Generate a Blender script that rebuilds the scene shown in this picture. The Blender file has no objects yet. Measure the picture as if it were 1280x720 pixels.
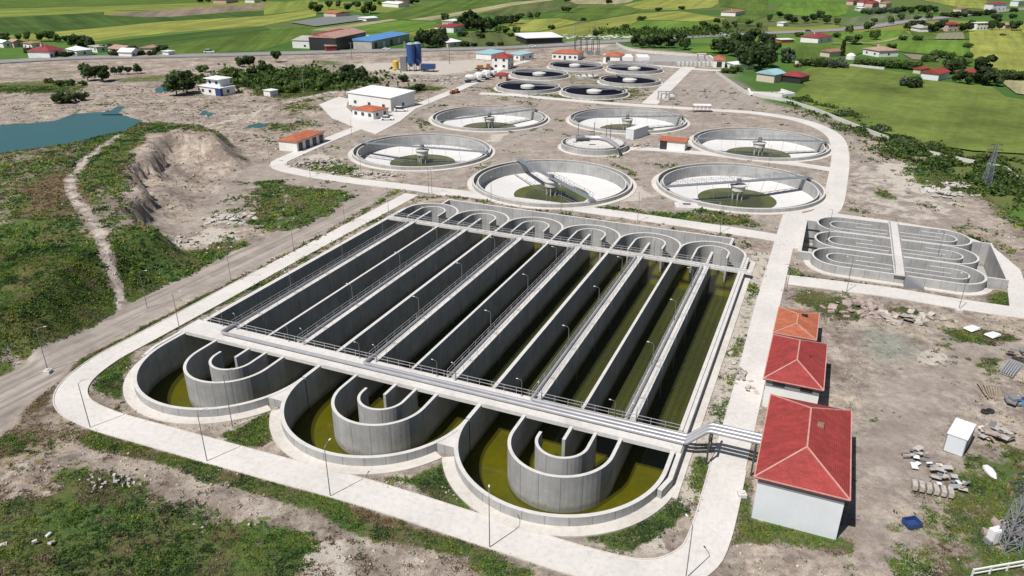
import bpy, bmesh, math, random
import numpy as np
from mathutils import Vector, Matrix
from mathutils.geometry import delaunay_2d_cdt
random.seed(7)
RS = np.random.RandomState(11)
sc = bpy.context.scene
COL = sc.collection
# ---------------------------------------------------------------- camera
FPX, PITCH, ROLL, H = 925.1, math.radians(24.351), math.radians(-0.2012), 55.0
ANG = math.radians(23.006)                       # heading of the big basin against the view
cR = Vector((1, 0, 0)); cF = Vector((0, math.cos(PITCH), -math.sin(PITCH))); cD = Vector((0, -math.sin(PITCH), -math.cos(PITCH)))
cR, cD = (math.cos(ROLL)*cR + math.sin(ROLL)*cD), (-math.sin(ROLL)*cR + math.cos(ROLL)*cD)
cam = bpy.data.cameras.new('camera'); camo = bpy.data.objects.new('camera', cam); COL.objects.link(camo)
m = Matrix((( cR.x, -cD.x, -cF.x, 0), (cR.y, -cD.y, -cF.y, 0), (cR.z, -cD.z, -cF.z, H), (0, 0, 0, 1)))
camo.matrix_world = m
cam.sensor_width = 36; cam.lens = FPX/1280*36; cam.clip_start = 1; cam.clip_end = 20000
sc.camera = camo
# ---------------------------------------------------------------- sky, sun, exposure
SUN_EL, SUN_AZ = math.radians(57), math.radians(46+180)     # azimuth of the sun itself, clockwise from +Y
w = bpy.data.worlds.new('World'); sc.world = w; w.use_nodes = True
nt = w.node_tree; bg = nt.nodes['Background']
sky = nt.nodes.new('ShaderNodeTexSky'); sky.sky_type = 'NISHITA'; sky.sun_disc = False
sky.sun_elevation = SUN_EL; sky.sun_rotation = SUN_AZ; sky.dust_density = 1.0; sky.air_density = 1.0
nt.links.new(sky.outputs[0], bg.inputs[0]); bg.inputs[1].default_value = 0.05
sl = bpy.data.lights.new('sun', 'SUN'); sl.energy = 5.0; sl.angle = math.radians(0.5); sl.color = (1, 0.955, 0.90)
so = bpy.data.objects.new('sun', sl); COL.objects.link(so)
sdir = Vector((math.sin(SUN_AZ)*math.cos(SUN_EL), math.cos(SUN_AZ)*math.cos(SUN_EL), math.sin(SUN_EL)))
so.rotation_euler = sdir.to_track_quat('Z', 'Y').to_euler(); so.location = (0, 0, 100)
vs = sc.view_settings; vs.view_transform = 'Standard'; vs.look = 'None'; vs.exposure = 0.12; vs.gamma = 1; vs.use_curve_mapping = False

# ---------------------------------------------------------------- coordinates
def P(x, y, z=0.0):
    """ground (or height z) point seen at photograph pixel x, y"""
    v = (x-640)*cR + (y-360)*cD + FPX*cF
    t = (H-z)/-v.z
    return (v.x*t, v.y*t)
cA, sA = math.cos(ANG), math.sin(ANG)
def W(u, v): return (u*cA+v*sA, -u*sA+v*cA)
def PP(pts, z=0.0): return [P(a, b, z) for a, b in pts]

def smooth(t): t = np.clip(t, 0, 1); return t*t*(3-2*t)
def vnoise(x, y, s, seed=0):
    x = x/s; y = y/s; xi = np.floor(x).astype(np.int64); yi = np.floor(y).astype(np.int64)
    fx = smooth(x-xi); fy = smooth(y-yi)
    def h(a, b):
        n = (a*374761393 + b*668265263 + seed*1442695041) & 0x7fffffff
        n = ((n ^ (n >> 13))*1274126177) & 0x7fffffff
        n = (n ^ (n >> 16)) & 0xffff
        return n/65535.0
    return (h(xi, yi)*(1-fx)+h(xi+1, yi)*fx)*(1-fy) + (h(xi, yi+1)*(1-fx)+h(xi+1, yi+1)*fx)*fy
def fbm(x, y, s, seed=0, o=4):
    r = 0; a = .5; t = 0
    for i in range(o):
        r = r+a*vnoise(x+i*17.3, y-i*9.1, s/2**i, seed+i); t += a; a *= .55
    return r/t
def inside(x, y, poly):
    c = np.zeros(x.shape, bool); n = len(poly)
    for i in range(n):
        x1, y1 = poly[i]; x2, y2 = poly[(i+1) % n]
        if y1 == y2: continue
        k = ((y1 > y) != (y2 > y)) & (x < (x2-x1)*(y-y1)/(y2-y1)+x1)
        c ^= k
    return c
def segd(x, y, pts, closed):
    d = np.full(x.shape, 1e9); n = len(pts)
    for i in range(n if closed else n-1):
        x1, y1 = pts[i]; x2, y2 = pts[(i+1) % n]
        dx, dy = x2-x1, y2-y1; L = dx*dx+dy*dy+1e-12
        t = np.clip(((x-x1)*dx+(y-y1)*dy)/L, 0, 1)
        d = np.minimum(d, (x-x1-t*dx)**2+(y-y1-t*dy)**2)
    return np.sqrt(d)
def sdist(x, y, poly):
    d = segd(x, y, poly, True); return np.where(inside(x, y, poly), -d, d)
def catmull(pts, step=3.0, closed=False):
    pts = [Vector((a, b)) for a, b in pts]; out = []; n = len(pts)
    for i in range(n if closed else n-1):
        g = (lambda k: pts[k % n]) if closed else (lambda k: pts[max(0, min(n-1, k))])
        p0, p1, p2, p3 = g(i-1), g(i), g(i+1), g(i+2)
        k = max(1, int((p2-p1).length/step))
        for j in range(k):
            t = j/k
            out.append(.5*((2*p1)+(p2-p0)*t+(2*p0-5*p1+4*p2-p3)*t*t+(3*p1-p0-3*p2+p3)*t**3))
    if not closed: out.append(pts[-1])
    return [(p.x, p.y) for p in out]

# ---------------------------------------------------------------- mesh building
class MB:
    def __init__(s): s.v = []; s.f = []; s.uv = []; s.mi = []
    def face(s, pts, m=0, uv=None):
        n = len(s.v); s.v += [tuple(p) for p in pts]; s.f.append(tuple(range(n, n+len(pts)))); s.mi.append(m)
        s.uv.append(uv if uv else [(p[0], p[1]) for p in pts])
    def quadbox(s, bot, top, m=0, mt=None):
        n = len(bot)
        s.face(bot[::-1], m); s.face(top, m if mt is None else mt)
        d = 0
        for i in range(n):
            j = (i+1) % n; L = (Vector(bot[j])-Vector(bot[i])).length
            s.face([bot[i], bot[j], top[j], top[i]], m, [(d, bot[i][2]), (d+L, bot[j][2]), (d+L, top[j][2]), (d, top[i][2])]); d += L
        return s
    def prism(s, poly, z0, z1, m=0, mt=None):
        return s.quadbox([(a, b, z0) for a, b in poly], [(a, b, z1) for a, b in poly], m, mt)
    def box(s, c, d, rz=0, m=0, mt=None):
        ca, sa = math.cos(rz), math.sin(rz); x, y, z = d[0]/2, d[1]/2, d[2]/2
        P4 = [(c[0]+a*ca-b*sa, c[1]+a*sa+b*ca) for a, b in ((-x, -y), (x, -y), (x, y), (-x, y))]
        return s.prism(P4, c[2]-z, c[2]+z, m, mt)
    def beam(s, a, b, wd, ht=None, m=0):
        a = Vector(a); b = Vector(b); ht = ht or wd; d = (b-a).normalized()
        up = Vector((0, 0, 1)) if abs(d.z) < .95 else Vector((0, 1, 0))
        r = d.cross(up).normalized()*wd/2; u = r.cross(d).normalized()*ht/2
        A = [a-r-u, a+r-u, a+r+u, a-r+u]; B = [p+(b-a) for p in A]
        s.quadbox(A, B, m); return s
    def tube(s, path, r, n=8, m=0, cap=True):
        path = [Vector(p) for p in path]; rings = []
        rr = r if isinstance(r, (list, tuple)) else [r]*len(path)
        for i, p in enumerate(path):
            d = (path[min(i+1, len(path)-1)]-path[max(i-1, 0)]).normalized()
            up = Vector((0, 0, 1)) if abs(d.z) < .9 else Vector((0, 1, 0))
            x = d.cross(up).normalized(); y = x.cross(d)
            rings.append([p+(x*math.cos(t)+y*math.sin(t))*rr[i] for t in [2*math.pi*k/n for k in range(n)]])
        for a, b in zip(rings, rings[1:]):
            for k in range(n): s.face([a[k], a[(k+1) % n], b[(k+1) % n], b[k]], m)
        if cap: s.face(rings[0][::-1], m); s.face(rings[-1], m)
        return s
    def cyl(s, c, r, z0, z1, n=24, m=0, r2=None, mt=None):
        r2 = r if r2 is None else r2
        A = [(c[0]+r*math.cos(2*math.pi*k/n), c[1]+r*math.sin(2*math.pi*k/n), z0) for k in range(n)]
        B = [(c[0]+r2*math.cos(2*math.pi*k/n), c[1]+r2*math.sin(2*math.pi*k/n), z1) for k in range(n)]
        return s.quadbox(A, B, m, mt)
    def ring(s, c, r0, r1, z0, z1, n=96, m=0, mt=None):
        """annular wall"""
        for k in range(n):
            a, b = 2*math.pi*k/n, 2*math.pi*(k+1)/n
            def q(r, t, z): return (c[0]+r*math.cos(t), c[1]+r*math.sin(t), z)
            mm = m if mt is None else mt
            s.face([q(r0, a, z1), q(r1, a, z1), q(r1, b, z1), q(r0, b, z1)], mm)
            s.face([q(r1, a, z0), q(r1, b, z0), q(r1, b, z1), q(r1, a, z1)], m, [(a*r1, z0), (b*r1, z0), (b*r1, z1), (a*r1, z1)])
            s.face([q(r0, b, z0), q(r0, a, z0), q(r0, a, z1), q(r0, b, z1)], m, [(b*r0, z0), (a*r0, z0), (a*r0, z1), (b*r0, z1)])
            s.face([q(r0, b, z0), q(r1, b, z0), q(r1, a, z0), q(r0, a, z0)], m)
        return s
    def wall(s, pts, th, z0, z1, m=0, mt=None, closed=False):
        """wall of thickness th along a polyline"""
        n = len(pts); L = []; R = []; dist = [0]
        for i in range(1, n+1): dist.append(dist[-1]+(Vector(pts[i % n])-Vector(pts[i-1])).length)
        for i in range(n):
            p = Vector(pts[i])
            a = Vector(pts[(i-1) % n]) if (closed or i > 0) else None
            b = Vector(pts[(i+1) % n]) if (closed or i < n-1) else None
            d1 = (p-a).normalized() if a is not None else (b-p).normalized()
            d2 = (b-p).normalized() if b is not None else d1
            t = (d1+d2).normalized(); nn = Vector((-t.y, t.x)); k = th/2/max(.5, nn.dot(Vector((-d1.y, d1.x))))
            L.append(p+nn*k); R.append(p-nn*k)
        mm = m if mt is None else mt
        for i in range(n if closed else n-1):
            j = (i+1) % n; a, b = dist[i], dist[i+1]
            l0, l1, r0, r1 = L[i], L[j], R[i], R[j]
            s.face([(r0.x, r0.y, z1), (r1.x, r1.y, z1), (l1.x, l1.y, z1), (l0.x, l0.y, z1)], mm)
            s.face([(r0.x, r0.y, z0), (r1.x, r1.y, z0), (r1.x, r1.y, z1), (r0.x, r0.y, z1)], m, [(a, z0), (b, z0), (b, z1), (a, z1)])
            s.face([(l1.x, l1.y, z0), (l0.x, l0.y, z0), (l0.x, l0.y, z1), (l1.x, l1.y, z1)], m, [(b, z0), (a, z0), (a, z1), (b, z1)])
        if not closed:
            for i in (0, n-1):
                q = [(R[i].x, R[i].y, z0), (L[i].x, L[i].y, z0), (L[i].x, L[i].y, z1), (R[i].x, R[i].y, z1)]
                if i == 0: q = q[::-1]
                s.face(q, m, [(0, z0), (th, z0), (th, z1), (0, z1)] if i else [(0, z1), (th, z1), (th, z0), (0, z0)])
        return s
    def build(s, name, mats, parent=None, smoothf=False, recalc=False):
        me = bpy.data.meshes.new(name); me.from_pydata(s.v, [], s.f)
        if not isinstance(mats, (list, tuple)): mats = [mats]
        for q in mats: me.materials.append(q)
        me.polygons.foreach_set('material_index', s.mi)
        ul = me.uv_layers.new(name='UVMap'); ul.data.foreach_set('uv', [c for f in s.uv for p in f for c in p])
        if recalc or smoothf:
            bm = bmesh.new(); bm.from_mesh(me); bmesh.ops.remove_doubles(bm, verts=bm.verts, dist=1e-4)
            bmesh.ops.recalc_face_normals(bm, faces=bm.faces); bm.to_mesh(me); bm.free()
        if smoothf:
            me.polygons.foreach_set('use_smooth', [True]*len(me.polygons))
            try: me.set_sharp_from_angle(angle=math.radians(40))
            except Exception: pass
        me.update()
        o = bpy.data.objects.new(name, me); COL.objects.link(o)
        if parent: o.parent = parent
        return o
def tag(o, label=None, cat=None, group=None, kind=None):
    if label: o['label'] = label
    if cat: o['category'] = cat
    if group: o['group'] = group
    if kind: o['kind'] = kind
    return o
def thing(name, label, cat, loc=(0, 0, 0), rz=0, group=None):
    o = bpy.data.objects.new(name, None); COL.objects.link(o); o.location = loc; o.rotation_euler = (0, 0, rz); o.empty_display_size = .5
    return tag(o, label, cat, group)
def children(o): return [c for c in bpy.data.objects if c.parent == o]
TREE = {}
def copy_tree(o, parent=None, kids=None):
    c = o.copy(); COL.objects.link(c)
    if parent: c.parent = parent
    ks = children(o) if o.name not in TREE else TREE[o.name]
    TREE[o.name] = ks
    for k in ks: copy_tree(k, c)
    return c
ORD = ['first', 'second', 'third', 'fourth', 'fifth', 'sixth', 'seventh', 'eighth', 'ninth', 'tenth', 'eleventh', 'twelfth', 'thirteenth', 'fourteenth', 'fifteenth', 'sixteenth']

# ---------------------------------------------------------------- materials
def newmat(name):
    m = bpy.data.materials.new(name); m.use_nodes = True; nt = m.node_tree
    return m, nt, nt.nodes['Principled BSDF']
def N(nt, t, **k):
    n = nt.nodes.new(t)
    for a, b in k.items(): setattr(n, a, b)
    return n
def noise(nt, vec, scale, detail=4, rough=.6):
    n = N(nt, 'ShaderNodeTexNoise'); n.inputs['Scale'].default_value = scale; n.inputs['Detail'].default_value = detail; n.inputs['Roughness'].default_value = rough
    if vec: nt.links.new(vec, n.inputs['Vector'])
    return n.outputs['Fac']
def ramp(nt, fac, stops):
    r = N(nt, 'ShaderNodeValToRGB'); e = r.color_ramp.elements
    while len(e) < len(stops): e.new(.5)
    for i, (p, c) in enumerate(stops): e[i].position = p; e[i].color = (c+(1,)) if len(c) == 3 else c
    nt.links.new(fac, r.inputs[0]); return r.outputs[0]
def math_(nt, op, a, b=None, clamp=False):
    n = N(nt, 'ShaderNodeMath', operation=op, use_clamp=clamp)
    for i, q in enumerate((a, b)):
        if q is None: continue
        if isinstance(q, (int, float)): n.inputs[i].default_value = q
        else: nt.links.new(q, n.inputs[i])
    return n.outputs[0]
def mix(nt, fac, a, b, bt='MIX'):
    n = N(nt, 'ShaderNodeMix', data_type='RGBA', blend_type=bt)
    for i, q in ((0, fac), (6, a), (7, b)):
        if isinstance(q, (int, float)): n.inputs[i].default_value = q
        elif isinstance(q, tuple): n.inputs[i].default_value = q+(1,) if len(q) == 3 else q
        else: nt.links.new(q, n.inputs[i])
    return n.outputs[2]
def bump(nt, bs, h, strength=.5, dist=.1):
    b = N(nt, 'ShaderNodeBump'); b.inputs['Strength'].default_value = strength; b.inputs['Distance'].default_value = dist
    nt.links.new(h, b.inputs['Height']); nt.links.new(b.outputs[0], bs.inputs['Normal'])
def objvec(nt, world=False):
    if world: return N(nt, 'ShaderNodeNewGeometry').outputs['Position']
    return N(nt, 'ShaderNodeTexCoord').outputs['Object']
def mapping(nt, vec, scale):
    mp = N(nt, 'ShaderNodeMapping'); nt.links.new(vec, mp.inputs[0]); mp.inputs['Scale'].default_value = scale; return mp.outputs[0]
def simple(name, col, rough=.7, var=.18, scale=1.2, metal=0.0, bmp=0.0):
    m, nt, bs = newmat(name); v = objvec(nt)
    n = noise(nt, v, scale, 5); n2 = noise(nt, v, scale*7, 3)
    f = math_(nt, 'ADD', math_(nt, 'MULTIPLY', n, .7), math_(nt, 'MULTIPLY', n2, .3))
    lo = tuple(c*(1-var*1.6) for c in col); hi = tuple(min(1, c*(1+var*1.2)) for c in col)
    c = ramp(nt, f, [(.3, lo), (.7, hi)]); nt.links.new(c, bs.inputs['Base Color'])
    bs.inputs['Roughness'].default_value = rough; bs.inputs['Metallic'].default_value = metal
    if bmp: bump(nt, bs, n2, bmp, .05)
    return m
def concrete_wall(name, col, panel=2.5, ph=20.0, streak=.28):
    """formwork panels: joints along the wall run (UV x), drips down from the top (UV y)"""
    m, nt, bs = newmat(name); uv = N(nt, 'ShaderNodeUVMap'); uv.uv_map = 'UVMap'; v = uv.outputs[0]; ov = objvec(nt)
    br = N(nt, 'ShaderNodeTexBrick'); br.offset = 0; br.inputs['Scale'].default_value = 1
    br.inputs['Brick Width'].default_value = panel; br.inputs['Row Height'].default_value = ph
    br.inputs['Mortar Size'].default_value = .045; br.inputs['Mortar Smooth'].default_value = .2; br.inputs['Bias'].default_value = 0
    br.inputs['Color1'].default_value = tuple(c*.93 for c in col)+(1,); br.inputs['Color2'].default_value = tuple(min(1, c*1.06) for c in col)+(1,); br.inputs['Mortar'].default_value = tuple(c*.5 for c in col)+(1,)
    sh = N(nt, 'ShaderNodeMapping'); nt.links.new(v, sh.inputs[0]); sh.inputs['Location'].default_value = (0, 10, 0); nt.links.new(sh.outputs[0], br.inputs['Vector'])
    st = noise(nt, mapping(nt, v, (1.6, .12, 1)), 1.0, 5, .65)
    n2 = noise(nt, ov, .35, 5, .65); n3 = noise(nt, ov, 5, 4)
    c = mix(nt, math_(nt, 'MULTIPLY', ramp(nt, st, [(.42, (0, 0, 0)), (.72, (1, 1, 1))]), streak), br.outputs[0], tuple(c*.55 for c in col))
    c = mix(nt, .5, c, ramp(nt, n2, [(.3, (.32, .32, .32)), (.7, (.68, .68, .68))]), 'OVERLAY')
    c = mix(nt, .25, c, ramp(nt, n3, [(.3, (.35, .35, .35)), (.7, (.65, .65, .65))]), 'OVERLAY')
    sz_ = N(nt, 'ShaderNodeSeparateXYZ'); nt.links.new(ov, sz_.inputs[0])
    lvl = math_(nt, 'ADD', sz_.outputs[2], math_(nt, 'MULTIPLY', math_(nt, 'SUBTRACT', st, .5), 1.6))
    tide = math_(nt, 'MULTIPLY', math_(nt, 'SUBTRACT', -2.7, lvl), 1.6, True)
    c = mix(nt, math_(nt, 'MULTIPLY', tide, .6), c, (.10, .105, .06))
    nt.links.new(c, bs.inputs['Base Color']); bs.inputs['Roughness'].default_value = .85
    bump(nt, bs, n3, .25, .02)
    return m
def concrete_flat(name, col, joint=4.0, jdark=.75, var=.12):
    m, nt, bs = newmat(name); g = objvec(nt, True)
    n = noise(nt, g, .12, 6, .6); n2 = noise(nt, g, 1.5, 5, .7); n3 = noise(nt, g, 12, 3)
    c = ramp(nt, n, [(.3, tuple(x*(1-var*1.3) for x in col)), (.55, col), (.75, tuple(min(1, x*(1+var)) for x in col))])
    c = mix(nt, .35, c, ramp(nt, n2, [(.32, (.3, .28, .26)), (.5, (.5, .5, .5)), (.7, (.62, .62, .62))]), 'OVERLAY')
    c = mix(nt, .2, c, ramp(nt, n3, [(.3, (.3, .3, .3)), (.7, (.7, .7, .7))]), 'OVERLAY')
    # tyre dirt blotches
    c = mix(nt, math_(nt, 'MULTIPLY', ramp(nt, noise(nt, g, .35, 5, .7), [(.6, (0, 0, 0)), (.78, (1, 1, 1))]), .25), c, (.36, .31, .26))
    if joint:
        br = N(nt, 'ShaderNodeTexBrick'); br.offset = 0; br.inputs['Scale'].default_value = 1
        br.inputs['Brick Width'].default_value = joint; br.inputs['Row Height'].default_value = joint; br.inputs['Mortar Size'].default_value = .025; br.inputs['Mortar Smooth'].default_value = .6
        rt = N(nt, 'ShaderNodeMapping'); nt.links.new(g, rt.inputs[0]); rt.inputs['Rotation'].default_value = (0, 0, ANG); nt.links.new(rt.outputs[0], br.inputs['Vector'])
        br.inputs['Color1'].default_value = (.97, .97, .97, 1); br.inputs['Color2'].default_value = (1, 1, 1, 1); br.inputs['Mortar'].default_value = (jdark, jdark, jdark, 1)
        c = mix(nt, 1.0, c, br.outputs[0], 'MULTIPLY')
    nt.links.new(c, bs.inputs['Base Color']); bs.inputs['Roughness'].default_value = .9
    bump(nt, bs, n3, .15, .02)
    return m
M = {}
M['wall'] = concrete_wall('concrete_wall', (.36, .36, .355))
M['top'] = simple('concrete_top', (.56, .545, .525), .85, .10, .8)  # wall tops paler than sides: their sun-facing brightness is put into the colour
M['road'] = concrete_flat('road_concrete', (.58, .555, .532), 5.0, .88, .08)
M['apron'] = concrete_flat('apron_concrete', (.56, .53, .49), 0)
M['slab'] = concrete_flat('slab_concrete', (.57, .555, .535), 2.5, .8)
M['floorwhite'] = concrete_flat('clarifier_floor', (.60, .595, .59), 0, var=.05)
M['floorgrey'] = concrete_flat('tank_floor', (.36, .355, .34), 3.0, .85)
M['steel'] = simple('galvanised_steel', (.52, .52, .53), .42, .06, 2, .45)
M['pipe'] = simple('stainless_pipe', (.42, .42, .44), .42, .10, .6, .4)
M['bridge'] = simple('bridge_steel', (.26, .285, .31), .5, .08, 2, .2)
M['darksteel'] = simple('dark_steel', (.07, .075, .08), .5, .1, 2, .3)
M['lamp'] = simple('lamp_grey', (.22, .22, .23), .5, .05, 2, .2)
M['lamphead'] = simple('lamp_head_white', (.75, .75, .75), .4, .03, 2)
M['red'] = None
def tiles(name, col):
    m, nt, bs = newmat(name); v = objvec(nt)
    n = noise(nt, v, .5, 5, .7); n2 = noise(nt, v, 3.5, 4, .7)
    wv = N(nt, 'ShaderNodeTexWave', wave_type='BANDS', bands_direction='X'); wv.inputs['Scale'].default_value = 1.6; nt.links.new(v, wv.inputs[0])
    c = ramp(nt, n, [(.3, tuple(x*.8 for x in col)), (.7, tuple(x*1.15 for x in col))])
    c = mix(nt, .35, c, ramp(nt, n2, [(.35, (.34, .34, .34)), (.7, (.68, .66, .66))]), 'OVERLAY')
    c = mix(nt, .6, c, ramp(nt, noise(nt, mapping(nt, v, (.5, 1.6, 1)), .9, 6, .75), [(.35, (.30, .30, .30)), (.65, (.68, .66, .65))]), 'OVERLAY')
    c = mix(nt, math_(nt, 'MULTIPLY', ramp(nt, noise(nt, v, 1.6, 5, .8), [(.58, (0, 0, 0)), (.68, (1, 1, 1))]), .4), c, tuple(min(1, x*1.3+.08) for x in col))
    c = mix(nt, .12, c, wv.outputs[0], 'MULTIPLY')
    nt.links.new(c, bs.inputs['Base Color']); bs.inputs['Roughness'].default_value = .75
    bump(nt, bs, wv.outputs[0], .4, .05)
    return m
M['red'] = tiles('red_roof', (.30, .040, .036)); M['orange'] = tiles('orange_roof', (.42, .13, .065)); M['maroon'] = tiles('maroon_roof', (.25, .035, .045))
M['brownroof'] = tiles('brown_roof', (.30, .17, .12)); M['pinkroof'] = tiles('faded_roof', (.42, .26, .22))
M['ridge'] = simple('ridge_tile', (.50, .27, .23), .8)
M['white'] = simple('white_plaster', (.72, .72, .71), .8, .06, .5)
M['bluewhite'] = simple('pale_blue_plaster', (.62, .66, .69), .8, .05, .4)
M['cream'] = simple('cream_plaster', (.55, .49, .40), .8, .1)
M['pink'] = simple('pink_plaster', (.50, .38, .34), .8, .1)
M['whiteroof'] = simple('white_sheet', (.74, .74, .74), .5, .05, .6)
M['greyroof'] = simple('grey_sheet', (.42, .40, .38), .6, .15, .4)
M['blueroof'] = simple('blue_sheet', (.09, .24, .50), .5, .1)
M['cyan'] = simple('cyan_sheet', (.30, .50, .55), .5, .1)
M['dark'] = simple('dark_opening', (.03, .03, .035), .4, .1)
M['greydark'] = simple('grey_band', (.20, .21, .23), .8, .1)
M['glass'] = simple('window_glass', (.04, .05, .06), .15, .05)
M['siloblue'] = simple('silo_blue', (.03, .09, .28), .45, .12)
M['yellow'] = simple('yellow_paint', (.60, .42, .05), .5, .1)
M['orangepaint'] = simple('orange_paint', (.38, .15, .06), .5, .1)
M['bluecrate'] = simple('blue_plastic', (.025, .06, .18), .5, .1)
M['rubber'] = simple('rubber', (.03, .03, .03), .8)
M['wood'] = simple('weathered_wood', (.30, .24, .18), .85, .25, 2)
M['rubble'] = simple('rubble_concrete', (.42, .38, .34), .9, .3, 1.5)
M['palerock'] = simple('pale_rock', (.46, .44, .41), .9, .25, 1.5)
M['pinkrubble'] = simple('pinkish_slab', (.37, .30, .27), .9, .3, 1.5)
M['asphalt'] = concrete_flat('asphalt_highway', (.21, .205, .20), 0)
M['paint'] = simple('road_paint', (.75, .75, .75), .7)
M['bark'] = simple('bark', (.10, .075, .055), .9)

def ground_mat():
    m, nt, bs = newmat('ground'); g = objvec(nt, True)
    a1 = N(nt, 'ShaderNodeAttribute', attribute_name='cover'); a2 = N(nt, 'ShaderNodeAttribute', attribute_name='cover2')
    s1 = N(nt, 'ShaderNodeSeparateColor'); nt.links.new(a1.outputs['Color'], s1.inputs[0])
    s2 = N(nt, 'ShaderNodeSeparateColor'); nt.links.new(a2.outputs['Color'], s2.inputs[0])
    n1 = noise(nt, g, .9, 6, .68); n2 = noise(nt, g, .09, 5, .6); n3 = noise(nt, g, 5, 4, .7); n4 = noise(nt, g, .3, 6, .65)
    dirt = ramp(nt, n1, [(.28, (.175, .147, .12)), (.5, (.305, .264, .225)), (.72, (.44, .39, .335))])
    dirt = mix(nt, .8, dirt, ramp(nt, n2, [(.36, (.33, .30, .30)), (.5, (.48, .47, .48)), (.64, (.66, .64, .61))]), 'OVERLAY')
    dirt = mix(nt, .8, dirt, ramp(nt, n4, [(.33, (.28, .26, .25)), (.5, (.5, .5, .5)), (.68, (.70, .69, .67))]), 'OVERLAY')
    n5 = noise(nt, g, .17, 7, .72)
    dirt = mix(nt, ramp(nt, n5, [(.55, (0, 0, 0)), (.66, (.8, .8, .8))]), dirt, (.175, .135, .105))
    dirt = mix(nt, ramp(nt, n5, [(.34, (.75, .75, .75)), (.43, (0, 0, 0))]), dirt, (.47, .42, .37))
    peb = ramp(nt, n3, [(.3, (.25, .25, .25)), (.5, (.5, .5, .5)), (.75, (.85, .85, .85))])
    dirt = mix(nt, .4, dirt, peb, 'OVERLAY')
    # compacted track
    r1 = N(nt, 'ShaderNodeMapping'); nt.links.new(g, r1.inputs[0]); r1.inputs['Rotation'].default_value = (0, 0, ANG+.03)
    rut = noise(nt, mapping(nt, r1.outputs[0], (.9, .035, 1)), 1.0, 4, .6)
    tr = ramp(nt, noise(nt, g, .25, 5, .6), [(.3, (.25, .218, .195)), (.7, (.335, .298, .268))])
    tr = mix(nt, math_(nt, 'MULTIPLY', math_(nt, 'POWER', s2.outputs[1], 3.0), .75), tr, ramp(nt, rut, [(.36, (.30, .29, .29)), (.5, (.5, .5, .5)), (.64, (.66, .66, .66))]), 'OVERLAY')
    tr = mix(nt, ramp(nt, n5, [(.36, (.3, .3, .3)), (.44, (0, 0, 0))]), tr, (.42, .38, .335))
    tr = mix(nt, .3, tr, ramp(nt, n1, [(.3, (.38, .38, .38)), (.7, (.6, .6, .6))]), 'OVERLAY')
    c = mix(nt, s2.outputs[1], dirt, tr)
    # pale crushed stone / sand
    pale = ramp(nt, n1, [(.3, (.36, .325, .285)), (.7, (.54, .49, .43))])
    pf = math_(nt, 'MULTIPLY', math_(nt, 'SUBTRACT', math_(nt, 'ADD', s1.outputs[1], math_(nt, 'MULTIPLY', math_(nt, 'SUBTRACT', n4, .5), 1.6)), .45), 5, True)
    c = mix(nt, pf, c, pale)
    # dry weeds
    dry = ramp(nt, n1, [(.3, (.085, .065, .035)), (.6, (.17, .125, .065)), (.8, (.25, .20, .12))])
    df = math_(nt, 'MULTIPLY', math_(nt, 'SUBTRACT', math_(nt, 'ADD', s1.outputs[2], math_(nt, 'MULTIPLY', math_(nt, 'SUBTRACT', n1, .5), 2.0)), .5), 3.5, True)
    c = mix(nt, df, c, dry)
    grn = ramp(nt, n1, [(.28, (.036, .066, .020)), (.5, (.065, .12, .030)), (.72, (.13, .175, .045))])
    grn = mix(nt, ramp(nt, n2, [(.4, (0, 0, 0)), (.65, (1, 1, 1))]), grn, mix(nt, n3, (.08, .07, .03), (.16, .15, .055)))
    gn = math_(nt, 'ADD', math_(nt, 'MULTIPLY', math_(nt, 'SUBTRACT', n4, .5), 2.0), math_(nt, 'MULTIPLY', math_(nt, 'SUBTRACT', n1, .5), 1.5))
    gf = math_(nt, 'MULTIPLY', math_(nt, 'SUBTRACT', math_(nt, 'ADD', s1.outputs[0], gn), .5), 4.5, True)
    c = mix(nt, gf, c, grn)
    # wet greenish silt
    c = mix(nt, math_(nt, 'MULTIPLY', s2.outputs[2], .8), c, mix(nt, n1, (.17, .22, .19), (.28, .32, .28)))
    # farmland patchwork
    vo = N(nt, 'ShaderNodeTexVoronoi', distance='CHEBYCHEV'); vo.inputs['Scale'].default_value = .006; vo.inputs['Randomness'].default_value = .8
    rt = N(nt, 'ShaderNodeMapping'); nt.links.new(g, rt.inputs[0]); rt.inputs['Rotation'].default_value = (0, 0, .4); rt.inputs['Scale'].default_value = (.5, 1.6, 1); nt.links.new(rt.outputs[0], vo.inputs['Vector'])
    sp = N(nt, 'ShaderNodeSeparateColor'); nt.links.new(vo.outputs['Color'], sp.inputs[0])
    fm = ramp(nt, sp.outputs[0], [(.2, (.055, .12, .022)), (.45, (.085, .17, .03)), (.7, (.20, .21, .045)), (.9, (.10, .13, .04))])
    fm = mix(nt, .5, fm, ramp(nt, noise(nt, g, .05, 6, .7), [(.3, (.33, .33, .33)), (.7, (.66, .66, .66))]), 'OVERLAY')
    c = mix(nt, s2.outputs[0], c, fm)
    nt.links.new(c, bs.inputs['Base Color']); bs.inputs['Roughness'].default_value = .95
    bs.inputs['Specular IOR Level'].default_value = .2
    hh = math_(nt, 'ADD', math_(nt, 'MULTIPLY', n1, .6), math_(nt, 'MULTIPLY', n3, .3))
    hh = math_(nt, 'MULTIPLY', hh, math_(nt, 'SUBTRACT', 1.0, math_(nt, 'MULTIPLY', s2.outputs[1], .75)))
    bump(nt, bs, hh, .9, .45)
    return m
M['ground'] = ground_mat()

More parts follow.
